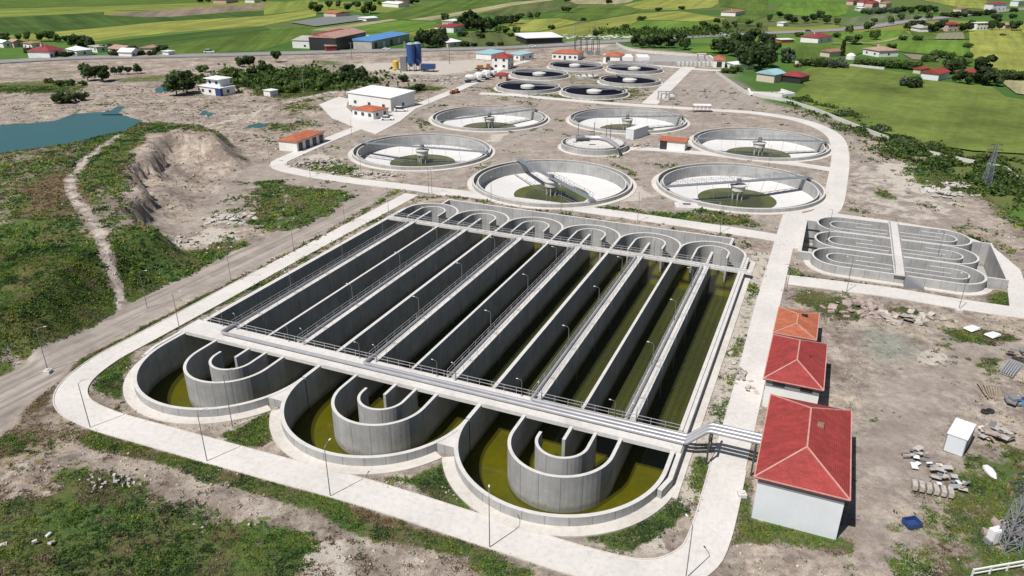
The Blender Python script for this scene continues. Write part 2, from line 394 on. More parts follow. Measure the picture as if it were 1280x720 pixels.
def water_mat(name, tint, glossr=.06, see=.8, body=(.06, .06, .01)):
    m, nt, bs = newmat(name)
    bs.inputs['Base Color'].default_value = body+(1,); bs.inputs['Roughness'].default_value = .5
    tr = N(nt, 'ShaderNodeBsdfTransparent'); tr.inputs[0].default_value = tint+(1,)
    mx = N(nt, 'ShaderNodeMixShader'); mx.inputs[0].default_value = see
    nt.links.new(bs.outputs[0], mx.inputs[1]); nt.links.new(tr.outputs[0], mx.inputs[2])
    gl = N(nt, 'ShaderNodeBsdfGlossy'); gl.inputs['Roughness'].default_value = glossr
    fr = N(nt, 'ShaderNodeFresnel'); fr.inputs[0].default_value = 1.33
    m2 = N(nt, 'ShaderNodeMixShader'); nt.links.new(fr.outputs[0], m2.inputs[0]); nt.links.new(mx.outputs[0], m2.inputs[1]); nt.links.new(gl.outputs[0], m2.inputs[2])
    nv = noise(nt, objvec(nt, True), 1.5, 3); b = N(nt, 'ShaderNodeBump'); b.inputs['Strength'].default_value = .06; b.inputs['Distance'].default_value = .05
    nt.links.new(nv, b.inputs['Height']); nt.links.new(b.outputs[0], gl.inputs['Normal'])
    nt.links.new(m2.outputs[0], nt.nodes['Material Output'].inputs[0])
    return m
M['water_olive'] = water_mat('olive_water', (.62, .62, .14), .05, .7, (.11, .105, .008))
M['slime'] = simple('olive_floor', (.25, .25, .025), .9, .3, .25)
M['poolslime'] = simple('pool_floor', (.26, .25, .08), .9, .5, .15)
M['water_dark'] = simple('dark_water', (.010, .010, .020), .7, .2, .1)
M['water_dark'].node_tree.nodes['Principled BSDF'].inputs['Specular IOR Level'].default_value = .02
M['water_pool'] = water_mat('pool_water', (.72, .76, .42), .05, .5, (.12, .13, .035))
M['diffuser'] = simple('diffuser_pipe', (.02, .025, .012), .7, .1)
M['diffuser_green'] = simple('diffuser_head', (.028, .038, .010), .7, .3)  # slightly greener, one even tone for the grids of all lanes

# ================================================================ GROUND
S_U = [-86.4+12.65*k for k in range(7)]          # outer wall, single walls, outer wall
D_U = [-86.4+12.65*(k+.5) for k in range(6)]     # double walls that carry the pipes
def arc(cu, cv, r, a0, a1, n=20): return [(cu+r*math.cos(math.radians(a0+(a1-a0)*i/n)), cv+r*math.sin(math.radians(a0+(a1-a0)*i/n))) for i in range(n+1)]
VN, VF, VS = 69.9, 140.5, 150.3                  # near arcs, far arcs, far straight wall
def basin_hole():
    pts = []
    for k in range(3): pts += arc(S_U[2*k+1], VN, 12.65, 180, 360, 36)[(0 if k == 0 else 1):]
    pts += [(S_U[6], VF)]
    pts += arc(D_U[5], VF, 6.325, 0, 65, 8)[1:]
    pts += [(D_U[5]+2.7, VS), (D_U[0]-.2, VS)]
    pts += arc(D_U[0], VF, 6.325, 92, 180, 12)
    return pts
CLAR = [(10.3, 188.3), (58.4, 185.1), (-27.3, 221.0), (-8.4, 270.3), (41.3, 267.6), (78.1, 232.2)]
CR = 20.9
SPLIT = (25.4, 227.3)
SMALL = [(33.1, 404.5), (13.0, 374.3), (6.8, 336.1), (35.0, 324.2), (54.7, 355.3), (62.5, 393.5)]
OV = dict(u0=-1.0, u1=34.4, c=(147.0, 157.2, 167.7), r=5.0, ul=6.4, ur=26.0)
def oval_hole():
    c = OV['c']
    p = [(-1.0, 147.2)] + arc(6.4, c[0], 5, 180, 270, 8) + arc(26.0, c[0], 5, 270, 350, 8)
    p += [(34.4, 147.2), (34.4, 167.0)] + arc(26.0, c[2], 5, 0, 90, 8) + arc(6.4, c[2], 5, 90, 170, 8) + [(-1.0, 167.7)]
    return p
holes = [[W(*q) for q in basin_hole()], [W(*q) for q in oval_hole()]]
for c in CLAR: holes.append([(c[0]+(CR-.3)*math.cos(t), c[1]+(CR-.3)*math.sin(t)) for t in [2*math.pi*k/64 for k in range(64)]])
for c in SMALL: holes.append([(c[0]+13.6*math.cos(t), c[1]+13.6*math.sin(t)) for t in [2*math.pi*k/40 for k in range(40)]])

# --- masks, as polygons traced on the ground
def Z(pts, z=0): return PP(pts, z)
HILL = Z([(-400, 250), (-60, 222), (30, 210), (80, 202), (125, 188), (150, 172), (185, 164), (235, 168), (290, 180), (325, 200), (305, 235), (262, 262), (232, 285), (236, 300), (270, 312), (190, 360), (120, 420), (60, 458), (-20, 470), (-400, 480)])
PIT = Z([(182, 292), (174, 262), (178, 230), (196, 200), (232, 190), (272, 202), (320, 222), (330, 250), (290, 290), (230, 318)])
POND = Z([(-60, 161), (30, 154), (75, 149), (95, 141), (125, 139), (150, 143), (172, 150), (170, 170), (125, 182), (80, 196), (10, 206), (-60, 214)])
PLANT = Z([(-300, 88), (-60, 80), (100, 72), (250, 69), (420, 66), (640, 61), (740, 50), (790, 60), (870, 66), (900, 84), (920, 100), (960, 128), (1010, 138), (1080, 165), (1150, 195), (1215, 235), (1285, 280), (1500, 340), (1500, 800), (-400, 800), (-400, 100)])
POS = []   # (channel, strength, feather m, kind, pts)
def poly(ch, st, fe, pts, z=0): POS.append((ch, st, fe, 'p', Z(pts, z)))
def line(ch, st, fe, wd, pts, z=0): POS.append((ch, st, fe, wd, catmull(Z(pts, z), 4)))
# channels: g green, p pale, d dry, t track, w wet; negative strengths erase
poly('g', .62, 5, [(-60, 200), (60, 186), (165, 168), (168, 200), (165, 260), (180, 300), (205, 345), (160, 385), (110, 425), (50, 445), (-60, 470)], 3)
poly('d', .55, 8, [(-60, 200), (60, 186), (165, 168), (168, 200), (165, 260), (180, 300), (205, 345), (160, 385), (110, 425), (50, 445), (-60, 470)], 3)
poly('g', .75, 2, [(120, 172), (170, 158), (250, 160), (290, 175), (250, 172), (190, 172), (160, 200), (150, 240), (110, 230)], 5)
poly('g', .95, 2, [(20, 300), (60, 280), (120, 330), (140, 380), (80, 420), (0, 430), (-40, 330)], 5)
poly('d', .8, 3, [(35, 240), (95, 215), (110, 260), (50, 290)], 5); poly('g', -.4, 3, [(35, 240), (95, 215), (110, 260), (50, 290)], 5)
line('g', -1.5, .8, 1.0, [(150, 378), (138, 330), (118, 285), (88, 243), (96, 222), (125, 192), (150, 175)], 5); line('d', -1.5, .8, 1.1, [(150, 378), (138, 330), (118, 285), (88, 243), (96, 222), (125, 192), (150, 175)], 5)
line('p', .55, .8, .8, [(150, 378), (138, 330), (118, 285), (88, 243), (96, 222), (125, 192), (150, 175)], 5)
poly('g', -1, 1.5, [(0, 440), (35, 402), (56, 397), (48, 415), (25, 445)], 2); poly('t', .5, 1, [(0, 440), (35, 402), (56, 397), (48, 415), (25, 445)], 2)
poly('p', .8, 1, [(58, 265), (72, 260), (88, 272), (80, 278)], 5)
poly('d', -1, 2, [(182, 292), (174, 262), (178, 225), (196, 195), (232, 185), (272, 197), (320, 222), (330, 250), (290, 290), (230, 318)])
poly('g', -1, 2, [(182, 292), (174, 262), (178, 225), (196, 195), (232, 185), (272, 197), (320, 222), (330, 250), (290, 290), (230, 318)])
poly('g', .7, 1.5, [(215, 255), (250, 248), (245, 262), (220, 265)]); poly('g', .7, 1.5, [(220, 222), (262, 218), (262, 228), (225, 230)])
poly('g', 1.25, 1.3, [(252, 266), (272, 238), (300, 226), (345, 226), (352, 232), (430, 238), (446, 244), (425, 258), (380, 286), (350, 292), (330, 284), (275, 276)])
poly('d', .4, 3, [(258, 262), (275, 240), (300, 226), (430, 238), (380, 286), (275, 276)])
line('g', -1.2, .5, .35, [(348, 232), (358, 245), (352, 268), (346, 290)]); poly('p', .9, 1, [(392, 240), (408, 238), (418, 246), (400, 252)])
poly('g', .85, 2, [(165, 330), (200, 348), (235, 345), (300, 312), (314, 304), (285, 300), (215, 325), (190, 316)])
poly('p', .7, 2, [(185, 305), (230, 300), (262, 285), (300, 290), (298, 300), (240, 312), (200, 320)])
poly('p', .8, 1, [(262, 270), (290, 268), (300, 276), (278, 280)])
poly('g', .8, 1.5, [(20, 440), (110, 425), (135, 395), (165, 378), (205, 354), (235, 342), (300, 308), (285, 298), (200, 328), (160, 335), (140, 365), (90, 400)])
poly('d', .5, 1.5, [(20, 440), (110, 425), (135, 395), (165, 378), (205, 354), (235, 342), (300, 308), (285, 298), (200, 328), (160, 335), (140, 365), (90, 400)])
poly('d', .5, 3, [(-60, 545), (10, 500), (70, 500), (110, 545), (60, 560), (-60, 600)])
# strip between dirt track and the plant road, with dry scrub
line('d', 1.0, 1.0, 1.0, [(40, 510), (75, 468), (140, 431), (220, 391), (300, 350), (380, 307), (470, 254)]); line('g', .7, 1.2, .9, [(150, 427), (230, 386), (320, 340), (400, 297), (480, 249)])
line('g', .9, 1.2, 1.5, [(485, 243), (500, 238)])
# dirt track
poly('t', .95, 2.5, [(-60, 520), (0, 470), (60, 440), (150, 385), (230, 345), (310, 305), (385, 283), (450, 248), (475, 235), (485, 238), (440, 262), (380, 290), (290, 330), (215, 365), (130, 412), (60, 455), (20, 490), (-20, 560), (-80, 600)])
poly('t', .7, 4, [(300, 215), (345, 195), (390, 215), (470, 232), (440, 250), (380, 230), (310, 222), (290, 250), (255, 280), (230, 300), (215, 290), (260, 255)])
TRK = Z([(-60, 520), (0, 472), (60, 442), (150, 388), (230, 348), (310, 308), (385, 284), (450, 250), (475, 238), (484, 243), (440, 268), (380, 303), (290, 348), (215, 389), (150, 422), (100, 449), (50, 495), (-20, 560), (-80, 600)])
poly('t', 1.0, 1.2, [(-60, 520), (0, 472), (60, 442), (150, 388), (230, 348), (310, 308), (385, 284), (450, 250), (475, 238), (484, 243), (440, 268), (380, 303), (290, 348), (215, 389), (150, 422), (100, 449), (50, 495), (-20, 560), (-80, 600)])
# inside front strips
for pts in ([(112, 470), (125, 462), (168, 440), (160, 470), (160, 492), (150, 498), (118, 492)], [(270, 545), (300, 532), (345, 512), (352, 540), (325, 560), (290, 555)],
            [(500, 600), (530, 585), (562, 578), (572, 600), (590, 640), (560, 632), (520, 612)], [(735, 672), (790, 655), (845, 630), (855, 640), (840, 668), (800, 690), (770, 686)],
            [(862, 612), (880, 570), (886, 590), (870, 640), (860, 640)]):
    poly('g', .95, 1, pts)
poly('p', 1, .8, [(128, 462), (146, 458), (140, 472), (125, 474)]); poly('p', 1, .8, [(808, 680), (835, 672), (845, 688), (815, 695)]); poly('p', .9, .8, [(485, 598), (505, 592), (508, 612)]); poly('p', .9, .8, [(535, 612), (565, 605), (570, 630)])
poly('p', .9, .8, [(255, 552), (275, 545), (285, 556)])
# right of the basin
line('p', .75, 2, 2.2, [(868, 625), (885, 560), (905, 500), (925, 430), (945, 350), (950, 318)]); line('g', .42, 2, 1.2, [(868, 600), (890, 540), (910, 490), (930, 410), (945, 340)])
# left of the basin
line('g', .75, .8, .8, [(185, 430), (230, 402), (330, 352), (420, 300), (480, 270)]); line('g', .6, 1, 1.0, [(500, 250), (560, 246), (640, 258), (760, 278), (880, 296)])
line('d', .5, 1, 1.0, [(500, 250), (560, 246), (640, 258), (760, 278), (880, 296)])
# foreground
poly('g', .46, 6, [(-200, 545), (60, 548), (120, 545), (320, 598), (610, 690), (760, 740), (-200, 800)]); poly('d', .55, 6, [(-200, 545), (60, 548), (120, 545), (320, 598), (610, 690), (760, 740), (-200, 800)])
line('g', .8, 1.0, 1.1, [(112, 550), (160, 565), (250, 590), (330, 610), (400, 628), (430, 640)]); line('d', .7, 1.0, .9, [(110, 546), (200, 570), (330, 606), (480, 650), (600, 695)])
line('g', .6, 1.0, 1.3, [(440, 655), (500, 675), (590, 690), (650, 715)])
poly('g', .95, 2, [(20, 690), (60, 660), (100, 640), (150, 635), (180, 655), (230, 640), (300, 655), (330, 650), (420, 665), (400, 720), (340, 760), (60, 760)])
poly('g', .85, 1.5, [(80, 605), (110, 595), (170, 605), (180, 625), (140, 640), (95, 620)]); poly('g', .85, 1.5, [(-40, 640), (30, 628), (60, 640), (30, 690), (-40, 700)])
poly('g', .8, 1.5, [(0, 548), (45, 545), (30, 570), (0, 575)])
poly('p', .75, 1.5, [(380, 690), (410, 680), (440, 700), (440, 740), (370, 740)]); poly('g', -.8, 1.5, [(380, 690), (410, 680), (440, 700), (440, 740), (370, 740)])
line('g', -.7, 1.5, 1.4, [(0, 600), (90, 575), (200, 590), (330, 645), (450, 680), (560, 715)]); line('p', .3, 2, 1.6, [(0, 600), (90, 575), (200, 590), (330, 645), (450, 680), (560, 715)])
poly('g', -.8, 2, [(-40, 590), (55, 580), (60, 620), (0, 640), (-40, 640)]); poly('p', .25, 2, [(-40, 590), (55, 580), (60, 620), (0, 640), (-40, 640)])
# right yard
poly('g', .85, 1.2, [(985, 372), (1010, 362), (1060, 372), (1085, 380), (1065, 390), (1085, 400), (1050, 402), (1020, 385)]); poly('g', .8, 1, [(1105, 385), (1120, 382), (1160, 392), (1120, 400)])
poly('g', .9, 1.2, [(1180, 410), (1215, 410), (1262, 418), (1268, 424), (1235, 432), (1205, 428)]); poly('g', .9, 1.0, [(1228, 372), (1245, 362), (1272, 368), (1275, 382), (1240, 384)])
poly('g', .85, .9, [(985, 332), (1012, 345), (1060, 350), (1090, 357), (1085, 360), (1000, 352), (985, 345)])
poly('g', .95, 1, [(915, 640), (925, 620), (935, 650), (1070, 672), (1060, 692), (990, 680), (935, 675), (905, 680)]); poly('g', .85, 1, [(925, 600), (938, 590), (936, 650), (918, 650)])
poly('g', .8, 2, [(1180, 600), (1210, 570), (1240, 560), (1300, 545), (1320, 700), (1250, 690), (1180, 680), (1140, 660), (1175, 640)]); poly('d', .6, 2, [(1200, 580), (1300, 560), (1300, 660), (1210, 650)])
poly('g', .8, 1.5, [(1110, 712), (1180, 700), (1290, 690), (1300, 760), (1080, 760)])
poly('g', .6, 1, [(1228, 460), (1245, 445), (1262, 450), (1235, 475)])
poly('w', .8, 4, [(1085, 415), (1130, 418), (1145, 440), (1110, 452), (1085, 438)]); poly('p', .9, 1.2, [(1148, 442), (1170, 438), (1188, 446), (1178, 455), (1155, 454)])
poly('t', .55, 5, [(1100, 470), (1180, 440), (1260, 420), (1300, 420), (1230, 470), (1180, 540), (1120, 640), (1110, 700), (1075, 690), (1075, 560), (1070, 500)])
# mid: between the clarifiers
poly('t', .4, 8, [(340, 200), (520, 120), (860, 85), (900, 90), (1060, 160), (1030, 260), (980, 290), (520, 235)])
poly('t', .45, 6, [(560, 200), (610, 150), (700, 130), (705, 160), (620, 190), (640, 200), (590, 210)])
poly('g', .8, 1.2, [(735, 255), (790, 262), (870, 268), (930, 268), (960, 280), (900, 283), (800, 270), (740, 263)]); line('g', .7, 1.2, 1.0, [(765, 205), (785, 212), (795, 225)]); poly('g', .9, .8, [(868, 258), (890, 254), (935, 262), (900, 268), (870, 266)])
poly('g', .7, 1.5, [(370, 205), (410, 200), (450, 212), (450, 222), (400, 216)]); poly('p', .6, 2, [(380, 196), (400, 190), (440, 210), (500, 218), (495, 228), (400, 212)])
poly('g', .8, 1, [(1000, 258), (1030, 252), (1032, 262), (1005, 266)]); poly('g', .5, 3, [(690, 120), (700, 90), (800, 92), (830, 95), (800, 125), (740, 128), (600, 120), (615, 95)])
poly('p', .7, 1.5, [(770, 236), (800, 230), (812, 246), (790, 258), (772, 252)]); poly('p', .7, 1.5, [(610, 168), (635, 166), (625, 178), (605, 180)])
# upper right bare strip and scrub
poly('t', .45, 8, [(860, 92), (905, 92), (990, 145), (1080, 180), (1180, 230), (1230, 270), (1180, 290), (1070, 270), (1062, 180), (1000, 145), (850, 125)])
poly('g', .9, 2, [(1085, 185), (1120, 192), (1220, 225), (1290, 240), (1290, 300), (1245, 262), (1215, 245), (1150, 230), (1130, 215), (1150, 208)])
poly('g', .9, 1.2, [(1090, 240), (1105, 236), (1120, 244), (1105, 250)]); poly('g', .6, 1.5, [(1060, 262), (1080, 260), (1080, 268)]); poly('p', .7, 3, [(1100, 200), (1160, 210), (1180, 240), (1140, 235), (1110, 215)])
poly('g', .6, 2, [(1165, 280), (1210, 278), (1240, 300), (1280, 330), (1290, 350), (1240, 310), (1180, 292)]); poly('p', .4, 4, [(1060, 200), (1130, 215), (1220, 260), (1160, 280), (1060, 262)])
# upper left
poly('p', .15, 8, [(-60, 120), (100, 105), (250, 100), (330, 130), (340, 170), (280, 165), (180, 150), (80, 140), (-60, 160)]); poly('g', .85, 3, [(-60, 105), (60, 100), (110, 108), (90, 116), (-60, 118)])
poly('g', .85, 3, [(140, 98), (220, 92), (210, 102), (150, 103)]); poly('g', .95, 3, [(310, 92), (345, 84), (395, 82), (430, 95), (440, 108), (400, 118), (360, 124), (320, 118), (300, 104)])
poly('g', .8, 2, [(385, 74), (425, 76), (428, 82), (392, 82)]); poly('g', .8, 2, [(500, 110), (540, 103), (552, 112), (515, 118)]); poly('g', .5, 2, [(0, 86), (40, 84), (130, 92), (60, 96)])
poly('g', .6, 3, [(340, 130), (400, 122), (400, 135), (360, 140)]); poly('g', .6, 3, [(320, 155), (380, 150), (395, 158), (340, 165)]); poly('g', .5, 3, [(500, 150), (520, 152), (530, 160)])
poly('p', .7, 4, [(440, 80), (520, 76), (600, 74), (630, 78), (560, 96), (500, 93), (445, 88)]); poly('t', .8, 3, [(560, 100), (620, 84), (640, 86), (600, 110), (545, 118)])
line('t', 1, 2, 2, [(0, 470), (60, 440)]); line('p', .8, 1.5, 1.0, [(255, 158), (300, 148), (345, 132), (400, 118), (440, 112)]); line('g', -1, 1.5, 1.4, [(255, 158), (300, 148), (345, 132), (400, 118), (440, 112)])
poly('p', .9, 2, [(700, 50), (760, 44), (800, 50), (740, 62)])
poly('g', .4, 6, [(900, 90), (930, 95), (1000, 135), (1060, 150), (1150, 190), (1080, 178), (990, 142)])
POOLS = [Z([(190, 112), (206, 104), (214, 114), (200, 116)]), Z([(248, 142), (252, 132), (262, 136), (272, 143), (262, 146)]), Z([(132, 140), (150, 130), (158, 132), (150, 140)]), Z([(304, 157), (325, 152), (340, 157), (320, 161)])]

def cover(x, y):
    n = x.shape[0]; ch = {k: np.zeros(n) for k in 'gpdtw'}
    n1 = fbm(x, y, 9, 3); n2 = fbm(x, y, 2.6, 9)
    wx = (fbm(x, y, 6, 21)-.5)*5; wy = (fbm(x, y, 6, 31)-.5)*5
    near = y < 130
    k = np.where(near, .6, 1.2); X = x+wx*k; Y = y+wy*k
    base_g = np.full(n, .05)
    ch['g'] += base_g; ch['p'] += .12
    for c, st, fe, kd, pts in POS:
        a = np.array(pts); mrg = fe*2+6
        s = (x > a[:, 0].min()-mrg) & (x < a[:, 0].max()+mrg) & (y > a[:, 1].min()-mrg) & (y < a[:, 1].max()+mrg)
        if not s.any(): continue
        if kd == 'p': d = sdist(X[s], Y[s], pts)
        else: d = segd((x+wx*.25)[s], (y+wy*.25)[s], pts, False)-kd
        if c in 'gd' and kd == 'p' and fe >= 1.4 and st > 0: fe = fe*2.2
        v = st*smooth(.5-d/(2*fe))
        ch[c][s] += v
    tk = smooth(.5-sdist(x+wx*.25, y+wy*.25, TRK)/2.0)
    ch['g'] -= 2*tk; ch['d'] -= 2*tk; ch['p'] -= .5*tk
    farm = np.where(y > 95, smooth(sdist(x, y, PLANT)/8+.5), 0)
    farm = np.where((y < 95), 0, farm)
    return ch, farm, n1, n2
def height(x, y):
    h = np.zeros(x.shape)
    s = (x < -20) & (y > 80) & (y < 340)
    X, Y = x[s], y[s]
    wob = (fbm(X, Y, 14, 5)-.5)*7
    d = sdist(X, Y, HILL)+wob
    hh = 6.3*smooth(-d/10)*(1+.25*(fbm(X, Y, 25, 8)-.5))
    p = sdist(X, Y, PIT)+(fbm(X, Y, 16, 6)-.5)*11+(fbm(X, Y, 4, 16)-.5)*6
    gate = .42*np.clip((p+15)/15, 0, 1)**1.2+.58*smooth((p+1.2)/(1.6+5*fbm(X, Y, 11, 33)*smooth((X+88)/25)))+(fbm(X, Y, 4, 66)-.5)*.5*smooth((p+16)/5)*smooth(-p/3)
    hh = hh*gate+(fbm(X, Y, 3.5, 12)-.5)*1.3*smooth(-d/8)*(.4+.6*gate)
    pd = sdist(X, Y, POND)
    hh = np.where(pd < 5, hh*smooth(pd/5), hh)-1.4*smooth((3-pd)/5)
    h[s] = hh
    for q in POOLS:
        s = (np.abs(x-q[0][0]) < 60) & (np.abs(y-q[0][1]) < 60)
        if s.any(): h[s] = h[s]-.5*smooth((1.5-sdist(x[s], y[s], q))/4)
    # rough ground away from the works
    wild = np.zeros(x.shape)
    for pts, amp in ((WILD1, .75), (WILD2, .35), (WILD3, .4)):
        a = np.array(pts); s = (x > a[:, 0].min()) & (x < a[:, 0].max()) & (y > a[:, 1].min()) & (y < a[:, 1].max())
        if s.any(): wild[s] += amp*smooth(-sdist(x[s], y[s], pts)/4)
    h = h+wild*((fbm(x, y, 6, 40)-.42)*1.6+(fbm(x, y, 1.8, 44)-.5)*.8)
    return h
WILD1 = Z([(-200, 548), (60, 560), (120, 556), (320, 610), (610, 706), (700, 760), (600, 900), (-300, 900)])
WILD2 = Z([(1090, 500), (1160, 470), (1290, 430), (1400, 440), (1400, 760), (1080, 740), (1060, 690)])
WILD3 = Z([(160, 140), (100, 112), (190, 100), (320, 130), (345, 165), (320, 190), (290, 180), (220, 160)])

def make_ground():
    pts = []
    def grid(x0, x1, y0, y1, st, ex=None):
        xs = np.arange(x0, x1, st); ys = np.arange(y0, y1, st); g = np.stack(np.meshgrid(xs, ys), -1).reshape(-1, 2)
        g = g+RS.uniform(-.2, .2, g.shape)*st
        if ex: g = g[~((g[:, 0] > ex[0]) & (g[:, 0] < ex[1]) & (g[:, 1] > ex[2]) & (g[:, 1] < ex[3]))]
        return g
    A = grid(-78, 80, 44, 118, .85); B = grid(-170, 175, 40, 345, 2.3, (-78, 80, 44, 118)); B = B[~((B[:, 0] > -125) & (B[:, 0] < -45) & (B[:, 1] > 85) & ((B[:, 0] < -78) | (B[:, 1] > 118)) & (B[:, 1] < 250))]; B = np.concatenate([B, grid(-125, -78, 85, 250, 1.15)]); B = np.concatenate([B, grid(-78, -45, 118, 250, 1.15)]); Cc = grid(-620, 620, -60, 620, 9, (-170, 175, 40, 345)); D = grid(-6000, 6000, -3000, 9000, 300, (-620, 620, -60, 620))
    g = np.concatenate([A, B, Cc, D])
    keep = np.ones(len(g), bool)
    for i, h in enumerate(holes):
        hx = np.array(h); bb = (hx[:, 0].min()-1, hx[:, 0].max()+1, hx[:, 1].min()-1, hx[:, 1].max()+1)
        s = (g[:, 0] > bb[0]) & (g[:, 0] < bb[1]) & (g[:, 1] > bb[2]) & (g[:, 1] < bb[3])
        idx = np.where(s)[0]; d = sdist(g[idx, 0], g[idx, 1], h); keep[idx[d < .25]] = False
    g = g[keep]
    vs_ = [Vector((a, b)) for a, b in g]; ed = []
    for h in holes:
        n = len(vs_); vs_ += [Vector(q) for q in h]; ed += [(n+i, n+(i+1) % len(h)) for i in range(len(h))]
    ov, oe, of, *_ = delaunay_2d_cdt(vs_, ed, [], 0, 1e-6)
    V = np.array([(q.x, q.y) for q in ov]); F = np.array([f for f in of if len(f) == 3])
    cen = V[F].mean(1); ok = np.ones(len(F), bool)
    for h in holes:
        hx = np.array(h); s = (cen[:, 0] > hx[:, 0].min()) & (cen[:, 0] < hx[:, 0].max()) & (cen[:, 1] > hx[:, 1].min()) & (cen[:, 1] < hx[:, 1].max())
        idx = np.where(s)[0]; ok[idx[inside(cen[idx, 0], cen[idx, 1], h)]] = False
    F = F[ok]
    z = height(V[:, 0], V[:, 1])
    me = bpy.data.meshes.new('ground'); me.vertices.add(len(V)); me.vertices.foreach_set('co', np.column_stack([V, z]).ravel())
    # make every face look up
    a = V[F[:, 1]]-V[F[:, 0]]; b = V[F[:, 2]]-V[F[:, 0]]; flip = (a[:, 0]*b[:, 1]-a[:, 1]*b[:, 0]) < 0
    F[flip] = F[flip][:, ::-1]
    me.loops.add(len(F)*3); me.loops.foreach_set('vertex_index', F.ravel()); me.polygons.add(len(F)); me.polygons.foreach_set('loop_start', np.arange(0, len(F)*3, 3)); me.polygons.foreach_set('use_smooth', np.ones(len(F), bool))
    me.update(calc_edges=True); me.validate()
    ch, farm, n1, n2 = cover(V[:, 0], V[:, 1])
    k = len(V)
    c1 = np.column_stack([np.clip(ch['g'], -.3, 1), np.clip(ch['p'], -.3, 1), np.clip(ch['d'], -.3, 1), np.ones(k)]).clip(0, 1)
    c2 = np.column_stack([farm, np.clip(ch['t'], 0, 1), np.clip(ch['w'], 0, 1), np.ones(k)])
    for nm, c in (('cover', c1), ('cover2', c2)):
        at = me.attributes.new(nm, 'FLOAT_COLOR', 'POINT'); at.data.foreach_set('color', c.ravel())
    me.materials.append(M['ground'])
    o = bpy.data.objects.new('ground', me); COL.objects.link(o); tag(o, 'bare grey earth and weedy ground spreading around the treatment works', kind='structure')
    return o
make_ground()

def sheet(name, polyw, z, mat, label=None, thick=0):
    """flat polygon, triangulated"""
    bm = bmesh.new(); vsx = [bm.verts.new((a, b, z)) for a, b in polyw]
    f = bm.faces.new(vsx); bmesh.ops.recalc_face_normals(bm, faces=[f])
    if f.normal.z < 0: f.normal_flip()
    bmesh.ops.triangulate(bm, faces=bm.faces[:])
    if thick:
        r = bmesh.ops.extrude_face_region(bm, geom=bm.faces[:])
        for v in [q for q in r['geom'] if isinstance(q, bmesh.types.BMVert)]: v.co.z -= thick
        bmesh.ops.recalc_face_normals(bm, faces=bm.faces)
    me = bpy.data.meshes.new(name); bm.to_mesh(me); bm.free(); me.materials.append(mat)
    o = bpy.data.objects.new(name, me); COL.objects.link(o); tag(o, label, kind='structure'); return o
m, nt, bs = newmat('pond_water'); bs.inputs['Base Color'].default_value = (.030, .105, .105, 1); bs.inputs['Roughness'].default_value = .12; bs.inputs['Specular IOR Level'].default_value = .3
M['pond'] = m; bump(nt, bs, noise(nt, objvec(nt, True), 1.2, 3), .12, .05)
sheet('pond_water', Z([(-90, 158), (30, 152), (95, 136), (130, 134), (160, 140), (185, 152), (180, 176), (130, 188), (85, 202), (10, 214), (-90, 224)]), -.45, M['pond'], 'blue pond at the left edge behind the weedy hill')
for q in POOLS:
    c = Vector(q[0])+Vector(q[2]); c = c/2
    sheet('puddle_water', [tuple(c+(Vector(p_)-c)*1.5) for p_ in q], -.22, M['pond'], None)
#@@ROADS
# ================================================================ FIELDS AND ROADS
def field_mat(name, col, ang=0.0, rows=.5, var=.25):
    m, nt, bs = newmat(name); g = objvec(nt, True)
    rt = N(nt, 'ShaderNodeMapping'); nt.links.new(g, rt.inputs[0]); rt.inputs['Rotation'].default_value = (0, 0, ang)
    st = noise(nt, mapping(nt, rt.outputs[0], (.004, .09, 1)), 1.0, 5, .7); n1 = noise(nt, g, .025, 6, .65); n2 = noise(nt, g, .25, 5, .7)
    c = ramp(nt, n1, [(.3, tuple(x*(1-var) for x in col)), (.5, col), (.72, tuple(x*(1+var) for x in col))])
    c = mix(nt, rows, c, ramp(nt, st, [(.38, (.26, .28, .26)), (.62, (.74, .72, .70))]), 'OVERLAY')
    c = mix(nt, .45, c, ramp(nt, n2, [(.3, (.32, .32, .32)), (.7, (.68, .68, .68))]), 'OVERLAY')
    nt.links.new(c, bs.inputs['Base Color']); bs.inputs['Roughness'].default_value = .95; bs.inputs['Specular IOR Level'].default_value = .15
    bump(nt, bs, n2, .5, .4); return m
FG = dict(green=(.078, .125, .024), bright=(.10, .175, .028), dkgreen=(.050, .090, .020), yellow=(.215, .235, .055), lime=(.155, .195, .042), brown=(.19, .155, .12), pale=(.27, .25, .15), olive=(.085, .105, .036), grey=(.11, .14, .07), meadow=(.125, .165, .038))
FM = {k: field_mat('crop_'+k, v, .4) for k, v in FG.items()}
